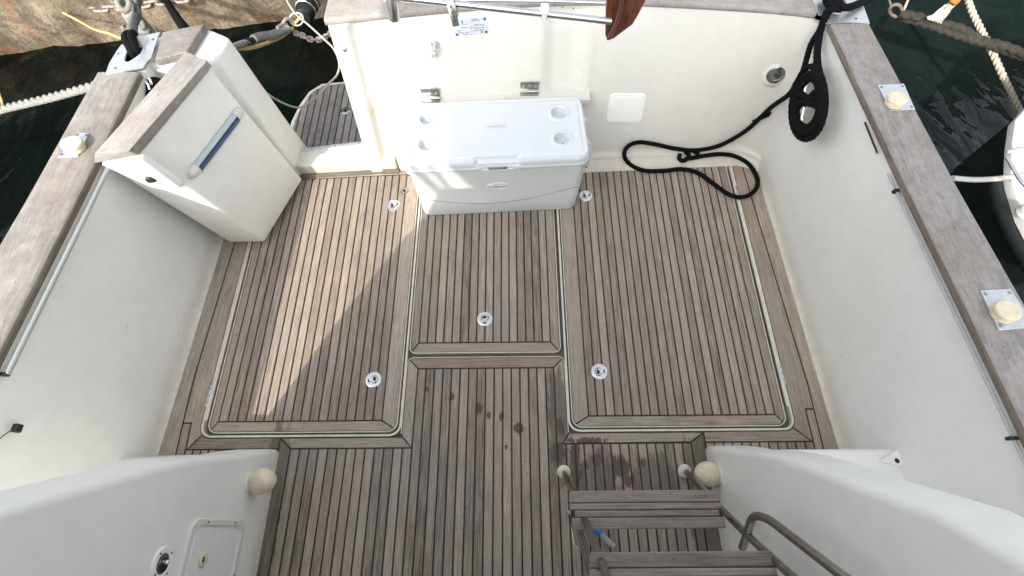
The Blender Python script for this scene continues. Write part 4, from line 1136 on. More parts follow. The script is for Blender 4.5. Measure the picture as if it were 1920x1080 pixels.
# side latches / handles
for sx in (1, -1):
    for dy in (-.06, .09):
        box('handle_bracket', CM @ Vector((sx * .489, dy, .43)), (.022, .03, .03), M_cool, cooler, rot=Matrix.Rotation(ckA, 3, 'Z'), bev=.004)
    tube('handle', [CM @ Vector((sx * .499, -.068, .43)), CM @ Vector((sx * .506, -.085, .38)), CM @ Vector((sx * .506, -.088, .31)), CM @ Vector((sx * .500, -.080, .255))], .0115, M_cool, cooler, 10)
    lathe('handle_hole', [(.006, 0), (.006, .002)], CM @ Vector((sx * .503, -.093, .262)), M_dull, cooler, 10, Vector((0, -1, .2)))

# ================================================================== ROD HOLDERS
def rod_holder(u, v, label, corners, par=None):
    cs = [Pz(*c, .922) for c in corners]; c = sum(cs, Vector()) / 4
    h = empty('rod_holder', (c.x, c.y, .922), label, 'rod holder', 'capped rod holders on the side rails')
    n2 = [Vector((p.x, p.y)) for p in cs]
    prism('plate', [tuple(p) for p in n2], .9215, .926, M_alu, h, .001, 1)
    for p in n2:
        q = p.lerp(Vector((c.x, c.y)), .2); lathe('screw', [(.007, 0), (.0065, .002), (.003, .003)], (q.x, q.y, .926), M_dull, h, 14)
    k = Pz(u, v, .955); axis = Vector((.12 if c.x < 0 else -.05, .12, 1))
    lathe('collar', [(.037, 0), (.038, .012), (.034, .014), (.034, .018)], (k.x, k.y, .926), M_cream, h, 34, axis)
    lathe('cap', [(.031, .018), (.0385, .020), (.0405, .025), (.040, .032), (.037, .0355), (.026, .037), (.025, .0362), (.011, .0366), (.002, .0367)], (k.x, k.y, .926), M_cream, h, 40, axis)
rod_holder(132, 270, 'cream capped rod holder on the left rail', [(147, 250), (168, 250), (147, 294), (110, 296)])
rod_holder(1684, 185, 'cream capped rod holder near the stern on the right rail', [(1645, 160), (1694, 158), (1715, 206), (1669, 208)])
rod_holder(1891, 584, 'cream capped rod holder lower on the right rail, half cut by the frame', [(1837, 545), (1893, 542), (1940, 614), (1872, 620)])

# ================================================================== CORNER PLATES
def corner_plate(label, outer, hole, screws, z=.924):
    o = empty('corner_plate', Pz(*outer[0], z), label, 'fairlead plate', 'metal plates on the stern corners')
    O = [Pz(*p, z) for p in outer]; H = [Pz(*p, z) for p in hole]
    bm = bmesh.new(); 
    ov = [bm.verts.new(p) for p in O]; hv = [bm.verts.new(p) for p in H]
    eo = [bm.edges.new((ov[i], ov[(i + 1) % len(ov)])) for i in range(len(ov))]; eh = [bm.edges.new((hv[i], hv[(i + 1) % len(hv)])) for i in range(len(hv))]
    r = bmesh.ops.triangle_fill(bm, use_beauty=True, edges=eo + eh)
    ex = bmesh.ops.extrude_face_region(bm, geom=bm.faces[:]); bmesh.ops.translate(bm, vec=(0, 0, -.005), verts=[v for v in ex['geom'] if isinstance(v, bmesh.types.BMVert)])
    bmobj('plate', bm, M_alu, o, 30)
    tube('hole_lip', [Vector(p) + Vector((0, 0, 0)) for p in H], .005, M_alu, o, 8, .01, True)
    for s in screws:
        q = Pz(*s, z); lathe('screw', [(.007, 0), (.0065, .0015), (.003, .0025)], q, M_rust, o, 12)
    return o
CP = corner_plate('grey metal fairlead plate on the left stern corner with black straps', [(197, 140), (205, 118), (217, 98), (226, 85), (246, 71), (300, 60), (297, 66), (283, 108), (276, 113), (271, 120), (266, 127), (240, 132)],
                  [(233, 115), (236, 103), (241, 95), (252, 88), (262, 86), (269, 90), (268, 98), (260, 106), (250, 113), (241, 118)], [(287, 74), (221, 101), (216, 128)])
prism('body_below', [tuple(Pz(u, v, .9).xy) for u, v in [(202, 138), (210, 115), (230, 88), (300, 64), (285, 104), (262, 122)]], .2, .886, M_gel, STUB, 0)
corner_plate('grey metal fairlead plate on the right stern corner', [(1549, 43), (1548, 30), (1536, 28), (1521, -8), (1500, -60), (1590, -62), (1612, -10), (1631, 44), (1600, 42)],
             [(1556, 18), (1556, 8), (1561, -4), (1572, -8), (1583, -2), (1588, 10), (1586, 20), (1576, 25), (1563, 24)], [(1605, 35), (1530, -20)])
prism('corner_post', [tuple(Pz(u, v, .9).xy) for u, v in [(1552, 38), (1530, 30), (1510, -40), (1590, -55), (1626, 40)]], -.5, .886, M_gel, BR, 0)

# ================================================================== CLEAT, BLACK LINE
XC = 1.49
cl = empty('cleat', Px(1511, 190, 1.52), 'polished two horned cleat holding black rope on the right inner side', 'cleat')
h0, h1, h2, h3 = Px(1526, 118, 1.455), Px(1507, 172, 1.455), Px(1510, 214, 1.455), Px(1496, 258, 1.455)
tube('horn', [h0, h0.lerp(h1, .5) + Vector((-.004, 0, 0)), h1.lerp(h2, .3)], .0125, M_steel, cl, 12, .01, taper=lambda t: .55 + .5 * math.sin(t * math.pi * .55))
tube('horn', [h3, h3.lerp(h2, .5) + Vector((-.004, 0, 0)), h2.lerp(h1, .3)], .0125, M_steel, cl, 12, .01, taper=lambda t: .55 + .5 * math.sin(t * math.pi * .55))
box('post', h1.lerp(h2, .5) + Vector((.035, 0, 0)), (.08, .05, .03), M_steel, cl, bev=.008)
line = empty('black_rope', Px(1515, 200, 1.47), 'long black braided line coiled on the right cleat and trailing over the teak', 'rope')
def BRope(nm, pts, r=.0135): return rope(nm, pts, r, M_brope, line, 14, r * .5, pitch=3.2, amp=.10, k=4)
X1 = 1.462
for k in range(6):      # hanging turns of the coil
    dx = -.012 * (k % 3) + random.uniform(-.004, .004); w = 1 - .16 * (k // 2); 
    cx_, cy_ = 1516, 195
    pts = []
    for a in range(0, 360, 24):
        ar_ = R_(a); uu = cx_ + (31 * w) * math.cos(ar_) * (1 + .12 * math.sin(ar_)) - 5 * math.sin(ar_); vv = cy_ + (66 * (w + .03 * (k % 2))) * math.sin(ar_) - 2
        pts.append(Px(uu, vv, X1 + dx))
    rope('coil', pts, .0145, M_brope, line, 12, .008, closed=True, pitch=3.2, amp=.10, k=4)
for k in range(5):      # figure-eight turns over the horns
    a, b = [(1488, 150 + 14 * k), (1540, 215 - 8 * k)] if k % 2 else [(1543, 160 + 10 * k), (1492, 205 - 4 * k)]
    BRope('turn', [Px(*a, X1 - .01), Px((a[0] + b[0]) / 2, (a[1] + b[1]) / 2, X1 - .03), Px(*b, X1 - .01)], .014)
BRope('fall', [Pz(1567, 14, .95), Pz(1556, 20, .955), Pz(1546, 36, .93), Px(1536, 66, 1.50), Px(1532, 110, 1.475), Px(1538, 150, 1.46)], .016)
BRope('fall', [Pz(1572, 16, .96), Pz(1550, 22, .965), Px(1541, 50, 1.50), Px(1520, 85, 1.49), Px(1505, 135, 1.48), Px(1490, 160, 1.47)])
BRope('bow', [Pz(1560, -8, .95), Pz(1568, 8, .97), Pz(1590, 14, .965), Pz(1620, 2, .94), Pz(1650, -14, .9)], .017)
BRope('bow', [Pz(1548, -10, .95), Pz(1552, 6, .97), Pz(1575, 16, .95), Pz(1572, -2, .93)], .016)
def Pt(u, v, lift=.018):
    p = Pz(u, v, lift)
    if p.y < t_y(p.x, lift) - .02: return p
    d = _ray(u, v); t = 2.0
    lo_, hi_ = 0.0, (lift - HCAM) / d.z
    for _ in range(40):
        m_ = (lo_ + hi_) / 2; q = CAM + d * m_
        if q.y > t_y(q.x, max(q.z, 0)) - .02 or q.z < lift: hi_ = m_
        else: lo_ = m_
    return CAM + d * lo_
trail = [Px(1498, 150, 1.465), Px(1478, 178, 1.45), Pt(1445, 202), Pt(1405, 240), Pt(1372, 262), Pt(1340, 276), Pt(1300, 282), Pt(1262, 278), Pt(1225, 270), Pt(1196, 267), Pt(1176, 276), Pt(1171, 293)] + [Pz(u, v, .016) for u, v in [(1184, 310), (1210, 320), (1245, 320), (1280, 317), (1310, 325), (1340, 346), (1368, 365), (1395, 369), (1416, 356), (1420, 335), (1404, 308)]] + [Pt(u, v) for u, v in [(1378, 293), (1350, 289), (1322, 292), (1300, 296), (1285, 298)]]
BRope('trail', trail, .0125)
BRope('knot', [Pt(u, v, z) for u, v, z in [(1275, 288, .02), (1274, 298, .03), (1284, 301, .045), (1292, 291, .05), (1285, 284, .035), (1300, 283, .045), (1310, 290, .03)]], .0125)
p = Pt(1424, 222, .03)
for k in range(5): BRope('frayed_whipping', [p + Vector((-.03 + .012 * k, 0, -.018 + .01 * k)), p + Vector((-.02 + .012 * k, -.02, .006 + .008 * k)), p + Vector((.002 + .012 * k, .008, .014 + .01 * k))], .006)
# black bundle behind the open door
BC = Pz(286, 152, .86)
bd = empty('rope_bundle', BC, 'black rope bundle hanging in the gap behind the open door', 'rope')
for k in range(5):
    pts = [BC + Vector((.010 * (k % 3) - .01 + .018 * math.cos(R_(a)), .045 * math.cos(R_(a)) - .012 * k, -.10 + .09 * math.sin(R_(a)) - .006 * k)) for a in range(0, 360, 30)]
    rope('coil', pts, .019, M_brope, bd, 12, .01, closed=True, pitch=3.2, amp=.1, k=4)
for k in range(2): tube('snap_hook', [BC + Vector((.01, -.02 - .03 * k, .04)), BC + Vector((.02, -.03 - .03 * k, .035)), BC + Vector((.022, -.045 - .03 * k, .02))], .005, M_steel, bd, 8)
# straps over the left corner plate
strap = empty('black_straps', Pz(250, 100, .93), 'pair of short black rope loops through the left corner plate', 'rope')
rope('loop', [Pz(252, 105, .90), Pz(247, 95, .935), Pz(239, 80, .955), Pz(236, 71, .93), Pz(240, 64, .88)], .019, M_brope, strap, 14, .009, pitch=3.2, amp=.08, k=4)
rope('loop', [Pz(258, 104, .90), Pz(254, 92, .935), Pz(249, 78, .955), Pz(246, 68, .93), Pz(249, 63, .88)], .019, M_brope, strap, 14, .009, pitch=3.2, amp=.08, k=4)

# ================================================================== LADDER
lad = empty('ladder', (.52, .256, 0), 'steel tube ladder with grey teak treads at the lower right', 'ladder')
fl, fr = Vector((.234, .256, 0)), Vector((.809, .256, 0))
def rail_pt(x, z): return Vector((x, .256 - .40 * z, z))
for x in (.234, .809):
    dx = .02 if x < .5 else -.035
    lathe('foot', [(.032, 0), (.032, .006), (.026, .012), (.02, .02), (.018, .03)], (x, .256, .001), M_rim, lad, 30, Vector((0, -.3, 1)))
    tube('rail', [Vector((x, .256, .01)), rail_pt(x + dx * .4, .3), rail_pt(x + dx, .7), rail_pt(x + dx, 1.2), rail_pt(x + dx, 2.0)], .0135, M_dull, lad, 16, .06)
def tread(z, yf, x0, x1, ws_):
    # a tread of four planks, front edge aft
    st = empty('step', ((x0 + x1) / 2, yf, z)); st.parent = lad; st.matrix_parent_inverse = WM(lad).inverted()
    y = yf
    tot = sum(ws_)
    prism('base', [(x0 + .004, yf - .003), (x1 - .004, yf - .003), (x1 + .004, yf - tot + .004), (x0 + .004, yf - tot + .004)], z - .026, z - .004, M_caulk, st)
    for k, w in enumerate(ws_):
        xa, xb = (x0, x1) if k < 2 else (x0 + .016 if k == 2 else x0 + .004, x1 - .010 if k == 2 else x1 + .004)
        c_ = .008 if k in (0, len(ws_) - 1) else 0
        if k == 0: poly = [(xa, y - w), (xb, y - w), (xb, y - c_), (xb - c_, y), (xa + c_, y), (xa, y - c_)]
        elif k == len(ws_) - 1: poly = [(xa, y), (xb, y), (xb, y - w + c_), (xb - c_, y - w), (xa + c_, y - w), (xa, y - w + c_)]
        else: poly = [(xa, y), (xb, y), (xb, y - w), (xa, y - w)]
        board('plank', poly, M_step, st, z=z, h=.03, bev=.003, ang=R_(90), gap=.0013)
        y -= w
tread(.55, .136, .200, .752, (.043, .024, .024, .040))
tread(.85, -.056, .220, .772, (.043, .024, .024, .040))
tread(1.15, -.248, .22, .772, (.043, .024, .024, .040))
# hand rails
hx = .80
def HP(u, v, x): return Px(u, v, x)
hr = [HP(1392, 1028, .765), HP(1400, 990, .77), HP(1418, 972, .775), HP(1450, 985, .785), HP(1580, 1080, .80)]
a_, b_ = HP(1392, 1028, .77), HP(1410, 972, .775)
far = HP(1580, 1080, .80)
tube('hand_rail', arcpath([a_, b_ + (b_ - a_) * .12, HP(1440, 972, .785), far, far + (far - HP(1440, 972, .785)) * .6], .05), .0135, M_dull, lad, 16, sm=False)
a_, b_ = Vector((.250, .045, .56)), Px(1078, 962, .255)
far = Px(1112, 1090, .262)
tube('hand_rail', arcpath([a_ + Vector((.0, .0, -.05)), b_ + Vector((0, .02, -.02)), b_.lerp(far, .3), far, far + (far - b_) * .5], .05), .0155, M_dull, lad, 16, sm=False)
for k in range(3): tube('rail_bracket', [Px(1071 + 3 * k, 985 + 9 * k, .245), Px(1076 + 3 * k, 1022 + 2 * k, .245)], .0035, M_steel, lad, 8)
# hose end lying below the ladder
p0, p1 = Pz(1125, 1000, .03), Pz(1148, 1022, .03)
hz = empty('hose_end', p0, 'grey hose end with a blue collar on the teak under the ladder', 'hose')
dd = (p1 - p0).normalized()
tube('tube', [p0, p1 + dd * .01], .013, M_grey, hz, 18); tube('collar', [p0 - dd * .035, p0 + dd * .006], .0155, M_lblue, hz, 18)
tube('hose', [p0 - dd * .03, p0 - dd * .08 + Vector((0, 0, -.01)), p0 - dd * .16 + Vector((-.02, -.02, -.015))], .009, M_grey, hz, 14)

# ================================================================== PASSERELLE TUBES AND VARNISHED BOARD ABOVE THE STERN
pas = empty('boarding_gangway', Py(940, 20, 1.9), 'steel gangway tubes with a varnished red wood board over the transom', 'gangway')
ta, tb_ = Py(735, -6, 1.93), Py(1146, 40, 1.86)
tube('tube', [ta, ta.lerp(tb_, .5), tb_], .0135, M_steel, pas, 20, .1)
tube('tube', [Py(720, 2, 1.98), Py(1000, 2, 1.98), Py(1140, 6, 1.95)], .006, M_steel, pas, 14, .1)
for k, (u, v) in enumerate(((1030, 14), (1045, 17), (1065, 20))): lathe('pin_hole', [(.0028, 0), (.0028, .001)], Py(u + 10, v - 4, 1.885) , M_dark, pas, 8, Vector((0, -.7, .7)))
c = Py(736, 10, 1.95)
lathe('socket_end', [(.018, -.06), (.022, -.055), (.024, .06), (.024, .09)], c, M_steel, pas, 24, Vector((.0, .35, 1)))
# perforated bracket
b0, b1 = Py(842, -6, 1.90), Py(854, 44, 1.86)
ax_ = (b1 - b0); L = ax_.length; zdir = ax_.normalized(); mid = (b0 + b1) / 2
ydir = Vector((0, -1, .0)); xdir = ydir.cross(zdir).normalized(); ydir = zdir.cross(xdir)
RB = Matrix((xdir, ydir, zdir)).transposed()
br = box('bracket', mid, (.028, .004, L + .02), M_dull, pas, rot=RB, bev=.001)
box('bracket_flange', mid + xdir * .014 + ydir * -.012, (.004, .024, L - .04), M_dull, pas, rot=RB, bev=.001)
box('bracket_flange', mid - xdir * .014 + ydir * -.012, (.004, .024, L - .04), M_dull, pas, rot=RB, bev=.001)
for k, r in ((.12, .0028), (.36, .0065), (.55, .0028), (.72, .0028), (.88, .0035)):
    q = b0.lerp(b1, k) + ydir * .0035; s_ = 1 if ydir.dot(CAM - mid) > 0 else -1
    q = b0.lerp(b1, k) + ydir * .0028 * s_
    lathe('bolt_head' if r > .006 else 'bracket_hole', [(r, 0), (r, .001 if r < .006 else .004)], q, M_steel if r > .006 else M_dark, pas, 14, ydir * s_)
# white clamp with split ring
q = Py(1021, 17, 1.875); dt = (tb_ - ta).normalized()
lathe('nylon_clamp', [(.020, -.016), (.0215, -.012), (.0215, .012), (.020, .016)], q, M_white, pas, 26, dt)
box('clamp_lug', q + Vector((0, -.01, -.018)), (.020, .014, .02), M_white, pas, bev=.003)
tube('split_ring', [q + Vector((.001 + .009 * math.cos(R_(a)), -.012, -.036 + .009 * math.sin(R_(a)))) for a in range(0, 360, 30)], .0011, M_steel, pas, 6, .003, True)
# varnished wood board end
prof = [(1140, -30), (1135, 18), (1134, 66), (1138, 78), (1150, 74), (1186, 47), (1196, 30), (1214, -4), (1226, -40)]
P1 = [Py(u, v, 1.86) for u, v in prof]
bm = bmesh.new(); f_ = [bm.verts.new(p) for p in P1]; k_ = [bm.verts.new(p + Vector((.012, .045, .012))) for p in P1]
bm.faces.new(f_); bm.faces.new(k_[::-1])
for i in range(len(f_)): bm.faces.new((f_[i], k_[i], k_[(i + 1) % len(f_)], f_[(i + 1) % len(f_)]))
bmesh.ops.recalc_face_normals(bm, faces=bm.faces); bmesh.ops.bevel(bm, geom=list(bm.edges), offset=.006, segments=3, profile=.5, affect='EDGES')
bmobj('wood_board', bm, M_mahog, pas, 40)
rid = [Py(u, v, 1.845) for u, v in [(1142, 72), (1160, 30), (1170, -20)]]
tube('edge_bead', rid, .009, M_mahog, pas, 12, .02)

# ================================================================== MOORING LINES, CHAINS (port side)
o = rope('mooring_rope', [Vector((-7.5, 1.9, -.35)), Vector((-4.6, 1.96, .15)), Py(-60, 226, 2.0), Py(0, 206, 2.0), Py(95, 183, 1.99), Py(190, 157, 1.98), Py(230, 146, 1.97)], .0165, M_wrope, None, 30, .004, pitch=7.5, amp=.3)
tag(o, 'white laid mooring rope running left from the left rail', 'rope', 'white mooring ropes')
kn = empty('knotted_rope', Py(250, 30, 3.6), 'grey white rope with a big knot hanging from the quay to the left corner', 'rope')
rope('fall', [Py(262, -30, 3.95), Py(258, 0, 3.8), Py(256, 20, 3.5), Py(250, 45, 2.9), Py(247, 62, 2.5), Py(246, 72, 2.3)], .021, M_wrope, kn, 24, .007, pitch=4.6, amp=.32)
kc = Py(251, 30, 3.3)
for k in range(6):
    a0 = random.uniform(0, 6); tilt = random.uniform(-.9, .9)
    pts = [kc + Vector((.048 * math.cos(R_(a) + a0) * (1 - .08 * k), .04 * math.sin(R_(a)) , .042 * math.sin(R_(a)) * math.cos(tilt) + .03 * math.cos(R_(a)) * math.sin(tilt) + .042 * (k - 2.5))) for a in range(0, 360, 40)]
    rope('knot_turn', pts, .019, M_wrope, kn, 14, .01, closed=True, pitch=4.2, amp=.18)
rope('frayed_tail', [kc + Vector((-.03, -.03, -.10)), kc + Vector((-.08, -.04, -.11)), kc + Vector((-.11, -.04, -.05))], .018, M_wrope, kn, 14, .008, pitch=3, amp=.35)
bk = rope('dark_mooring_rope', [Py(300, -20, 3.9), Py(318, 12, 3.4), Py(335, 38, 2.8), Py(345, 52, 2.4), Py(350, 70, 2.22)], .024, M_brope, None, 14, .012, pitch=3.2, amp=.1, k=4)
tag(bk, 'thick black line coming down from the quay behind the door', 'rope')
yc = tube('yellow_cord', [Vector((-7.0, 3.42, -.2)), Py(-40, 26, 3.95), Py(0, 29, 3.95), Py(60, 29, 3.9), Py(108, 22, 3.88), Py(140, 35, 3.8), Py(175, 54, 3.5), Py(205, 63, 3.0), Py(226, 71, 2.6), Py(238, 66, 2.35), Py(246, 70, 2.3)], .009, M_yel, None, 10, .03)
tag(yc, 'thin yellow cord tied to the chain and sagging to the left corner', 'cord')
def link_mesh(L, Wd, r):
    pts = []
    for k in range(20):
        a = 2 * math.pi * k / 20; x = Wd * math.cos(a); y = Wd * math.sin(a); y += math.copysign(L, y) if abs(y) > 1e-9 else 0
        pts.append(Vector((x, y, 0)))
    bm = bmesh.new(); tube_bm(bm, pts, r, 8, True); bmesh.ops.recalc_face_normals(bm, faces=bm.faces)
    me = bpy.data.meshes.new('link'); bm.to_mesh(me); bm.free(); me.materials.append(M_chain); me.shade_smooth(); return me
def chain(pts, label, pitch, L, Wd, r, off=0):
    path = smooth_path(pts, .01); root = empty('chain', path[0], label, 'chain', 'rusty chains at the quay'); me = link_mesh(L, Wd, r)
    s = 0; k = 0; nxt = 0
    for i in range(1, len(path)):
        s += (path[i] - path[i - 1]).length
        if s >= nxt:
            t = (path[i] - path[i - 1]).normalized(); up = Vector((0, -.5, 1)); up = (up - t * up.dot(t)).normalized(); sd = t.cross(up)
            R3 = Matrix((sd, t, up)).transposed() @ Matrix.Rotation(R_(90 * (k % 2) + off), 3, 'Y')
            o = bpy.data.objects.new('link', me); COL.objects.link(o); o.parent = root; o.matrix_parent_inverse = WM(root).inverted()
            o.location = path[i]; o.rotation_euler = R3.to_euler(); nxt += pitch; k += 1
chain([Py(-60, 14, 3.93), Py(0, 15, 3.93), Py(60, 17, 3.93), Py(110, 19, 3.93), Py(150, 16, 3.95), Py(230, 12, 3.98), Py(300, 2, 4.0), Py(360, -5, 4.0)], 'heavy rusty chain draped along the quay wall at top left', .088, .034, .026, .0125, 20)
chain([Py(554, 62, 3.1), Py(566, 66, 3.05), Py(580, 73, 3.0), Py(600, 74, 2.95), Py(617, 64, 2.9), Py(632, 48, 2.85)], 'short grey chain hanging over dark water beside the transom corner', .042, .016, .0135, .0065, 25)
# snubber line with shackle
sn = empty('snubber_line', Py(480, 75, 2.9), 'white rope with thimble and shackle leading to a rubber mooring snubber', 'rope')
rope('rope', [Py(400, 100, 2.45), Py(430, 91, 2.6), Py(470, 77, 2.8), Py(505, 65, 2.95), Py(540, 53, 3.05)], .0165, M_wrope, sn, 30, .004, pitch=7, amp=.3)
rope('splice', [Py(475, 74, 2.82), Py(490, 69, 2.88), Py(512, 66, 2.95), Py(530, 58, 3.02), Py(542, 51, 3.06)], .024, M_wrope, sn, 18, .008, pitch=3, amp=.28)
tube('tape', [Py(460, 80, 2.755), Py(475, 75, 2.82)], .0205, M_blackp, sn, 14)
tube('shackle', [Py(520, 52, 3.0), Py(530, 45, 3.05), Py(536, 36, 3.08), Py(546, 36, 3.1), Py(552, 43, 3.1)], .0125, M_chain, sn, 12, .01)
tube('ring', [Py(556 + 13 * math.cos(R_(a)), 36 + 12 * math.sin(R_(a)), 3.1) for a in range(0, 360, 30)], .0055, M_rim, sn, 10, .01, True)
sp0, sp1 = Py(567, 32, 3.15), Py(592, -20, 3.5)
dv = (sp1 - sp0).normalized(); qd = Vector((0, 0, 1)).rotation_difference(dv)
L = (sp1 - sp0).length
lathe('rubber_body', [(.02, 0), (.05, .01), (.062, .05), (.066, .075), (.058, .08), (.068, .088), (.068, .14), (.055, .15), (.066, .158), (.064, .19), (.04, .2), (.04, L)], sp0, M_rub, sn, 30, dv)
for k in range(3):
    h = .075 + .07 * k; lathe('steel_band', [(.066, h), (.071, h + .004), (.071, h + .010), (.066, h + .014)], sp0, M_steel, sn, 30, dv)
pts = []
for k in range(80):
    a = k * .5; pts.append(sp0 + qd @ Vector((.058 * math.cos(a), .058 * math.sin(a), .20 + k * .006)))
tube('spring', pts, .009, M_rust, sn, 8, .02)
tube('yellow_tail', [Py(572, 20, 3.2), Py(562, 34, 3.12), Py(553, 44, 3.08)], .011, M_yel, sn, 10)
hs = tube('beige_hose', [Py(400, 92, 2.4), Py(430, 91, 2.6), Py(470, 90, 2.8), Py(505, 79, 2.95), Py(532, 66, 3.05), Py(550, 52, 3.12)], .0115, M_yel, None, 12, .03)
tag(hs, 'tan hose sagging under the white snubber rope', 'hose')
gc = tube('shore_cord', [Py(534, -10, 3.0), Py(540, 5, 2.95), Py(556, 28, 2.85), Py(580, 48, 2.75), Py(606, 72, 2.65), Py(626, 92, 2.6), Py(636, 118, 2.55), Py(632, 140, 2.5), Py(615, 158, 2.5), Py(596, 180, 2.5), Py(570, 199, 2.5), Py(548, 200, 2.45), Py(515, 185, 2.4), Py(484, 162, 2.35), Py(470, 150, 2.3)], .0062, M_gcord, None, 10, .02)
tag(gc, 'thin grey cord looping from the quay over the bathing platform', 'cord')
hook = tube('wall_cord', [Py(-4, 170, 2.6), Py(4, 192, 2.55), Py(3, 206, 2.5), Py(-6, 216, 2.5)], .007, M_yel, None, 10, .01)
tag(hook, 'bit of beige cord crossing the white rope at the left frame edge', 'cord')
ring = empty('mooring_ring', Py(236, 0, 3.98), 'rusty iron ring on the quay above the knotted rope', 'mooring ring')
tube('ring', [Py(236 + 15 * math.cos(R_(a)), -6 + 15 * math.sin(R_(a)), 3.93) for a in range(0, 360, 30)], .014, M_rub, ring, 12, .02, True)
tube('staple', [Py(204, -6, 4.0), Py(212, 4, 3.94), Py(222, 6, 3.92)], .018, M_rust, ring, 10)

# ================================================================== STARBOARD WATER SIDE
dr = empty('weedy_rope', Py(1800, 50, 3.0), 'thick dark weedy double mooring rope with an iron shackle over the right water', 'rope')
rope('strand', [Py(1686, 26, 3.2), Py(1720, 32, 3.15), Py(1760, 44, 3.1), Py(1800, 54, 3.05), Py(1840, 76, 2.98), Py(1880, 86, 2.92), Py(1930, 104, 2.85), Py(1990, 118, 2.8)], .026, M_drope, dr, 16, .012, pitch=5, amp=.25, k=2)
rope('strand', [Py(1690, 34, 3.2), Py(1730, 44, 3.12), Py(1770, 58, 3.05), Py(1810, 72, 3.0), Py(1850, 84, 2.95), Py(1890, 98, 2.9), Py(1930, 112, 2.85)], .022, M_drope, dr, 16, .012, pitch=5, amp=.25, k=2)
tube('shackle', [Py(1692, 20, 3.2), Py(1686, 10, 3.2), Py(1676, 9, 3.2), Py(1668, 16, 3.2), Py(1670, 26, 3.2), Py(1680, 32, 3.2)], .0105, M_rust, dr, 12, .01)
tube('pin', [Py(1694, 20, 3.2), Py(1700, 6, 3.25), Py(1706, -10, 3.3)], .0085, M_fluff, dr, 10)
tube('line', [Py(1672, 14, 3.2), Py(1664, -8, 3.2)], .0065, M_wrope, dr, 10)
tr_ = rope('tan_rope', [Py(1808, -20, 3.3), Py(1822, 20, 3.25), Py(1842, 60, 3.1), Py(1864, 105, 2.9), Py(1884, 150, 2.75), Py(1908, 200, 2.6), Py(1930, 250, 2.45)], .0165, M_trope, None, 30, .004, pitch=6.5, amp=.32)
tag(tr_, 'tan three strand rope hanging down the right side over the water', 'rope')
fb = empty('frayed_rope_end', Py(1775, 15, 3.1), 'frayed pale rope end with a rusty orange patch at the top right', 'rope')
tube('core', [Py(1806, -14, 3.15), Py(1788, 4, 3.1), Py(1776, 16, 3.1)], .024, M_fluff, fb, 14, .01)
lathe('rust_patch', [(.02, -.02), (.027, -.012), (.027, .012), (.02, .02)], Py(1790, 2, 3.08), mat('rust patch', (.45, .16, .05), .9, noise=.5, nscale=30), fb, 16, (Py(1806, -14, 3.15) - Py(1776, 16, 3.1)))
for k in range(34):
    u0, v0 = 1778 + random.uniform(-6, 6), 12 + random.uniform(-4, 5); sp = random.uniform(-1, 1)
    tube('fibre', [Py(u0, v0, 3.1 + random.uniform(-.02, .02)), Py(u0 - 9 + 6 * sp, v0 + 11, 3.08), Py(1752 + 13 * sp + random.uniform(-2, 2), 38 + 4 * sp + random.uniform(-3, 3), 3.06)], .0042, M_fluff, fb, 5, .03)
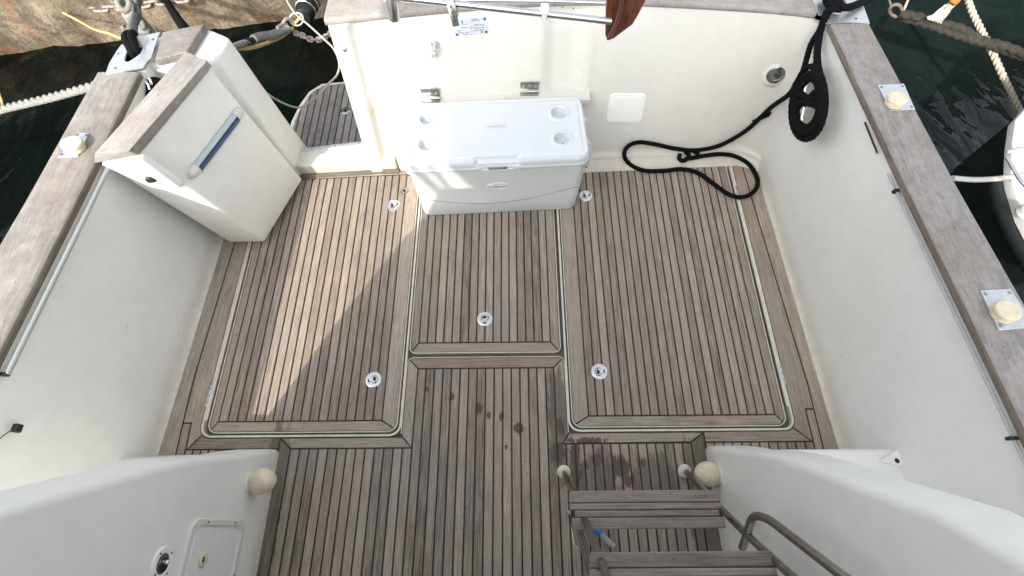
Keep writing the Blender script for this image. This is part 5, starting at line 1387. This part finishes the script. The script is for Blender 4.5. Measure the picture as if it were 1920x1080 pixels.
# neighbouring boat
nb = empty('neighbour_boat', (2.7, 1.4, .3), 'white hull corner of a neighbouring boat at the right frame edge', 'boat')
zt = .35
hp = [Pz(u, v, zt) for u, v in [(1898, 272), (1896, 325), (1899, 345), (1918, 405), (1968, 500)]] + [Vector((4.2, -1.0, zt)), Vector((5.6, -1.6, zt)), Vector((8.5, 1.0, zt)), Vector((8.0, 3.4, zt)), Vector((6.0, 3.5, zt))] + [Pz(u, v, zt) for u, v in [(2000, 90), (1938, 186), (1904, 225)]]
prism('deck', [tuple(p.xy) for p in hp], zt - .05, zt, M_gel, nb, .01)
lw = [tuple(p) for p in inset([tuple(q.xy) for q in hp], .12)]
prism('hull', lw, -.65, zt - .051, M_rub, nb)
tube('rub_rail', [Pz(u, v, zt - .1) for u, v in [(1875, 350), (1884, 385), (1910, 440), (1950, 510)]], .055, M_rub, nb, 16, .05)
fd = Pz(1922, 402, zt + .02); lathe('fender', [(.01, -.02), (.05, 0), (.052, .01), (.04, .03), (.02, .036), (.02, .04)], fd, M_grey, nb, 24)
lathe('fender_hole', [(.022, .036), (.022, .041)], fd, M_dark, nb, 16)
for (a, b, w) in (((1886, 285), (1925, 278), .02), ((1888, 295), (1925, 350), .018)):
    tube('deck_rail', [Pz(*a, zt + .25), Pz(*b, zt + .25), Pz(b[0] + 60, b[1] + 20, zt + .25)], .009, M_steel, nb, 10)
bc = tube('grey_band', [Pz(1786, 334, .45), Pz(1830, 337, .42), Pz(1880, 334, .42), Pz(1930, 326, .46), Pz(1990, 315, .5)], .014, M_gcord, None, 12, .03)
tag(bc, 'flat grey line stretched from the right rail to the neighbouring boat', 'line')

# ================================================================== CANOPY ABOVE THE FLYBRIDGE (unseen, outline shaped to cast the cockpit shade)
cz = 3.8; k_ = cz / SUN.z
cano = empty('shade_canopy', (0, -3, cz), 'unseen canvas canopy added to shade the cockpit', 'canopy')
XL_ = -.09 + SUN.x * k_; YA = 4.1 + SUN.y * k_
prism('canvas', [(XL_, -2.9), (.7, -2.9), (.7, YA), (XL_, YA)], cz, cz + .02, M_canvas, cano)
def up(p): return (p[0] + SUN.x * k_, p[1] + SUN.y * k_, cz)
tube('frame_tube', [up(p) for p in [(-.33, 1.2), (-.30, 1.7), (-.28, 2.0), (-.262, 2.24), (-.225, 2.48), (-.15, 2.72), (-.12, 3.1), (-.11, 3.6)]], .030, M_steel, cano, 10)  # unseen tubes bent to cast the dark bands on the cooler lid
tube('frame_tube', [up(p) for p in [(-.24, 1.7), (-.205, 2.02), (-.18, 2.2), (-.155, 2.35), (-.12, 2.55), (-.09, 2.8)]], .020, M_steel, cano, 10)
for (x, y) in ((-1.3, -.8), (.6, -.8), (-1.3, -2.8), (.6, -2.8)): tube('post', [(x, y, 2.13), (x, y, cz)], .014, M_steel, cano, 12)
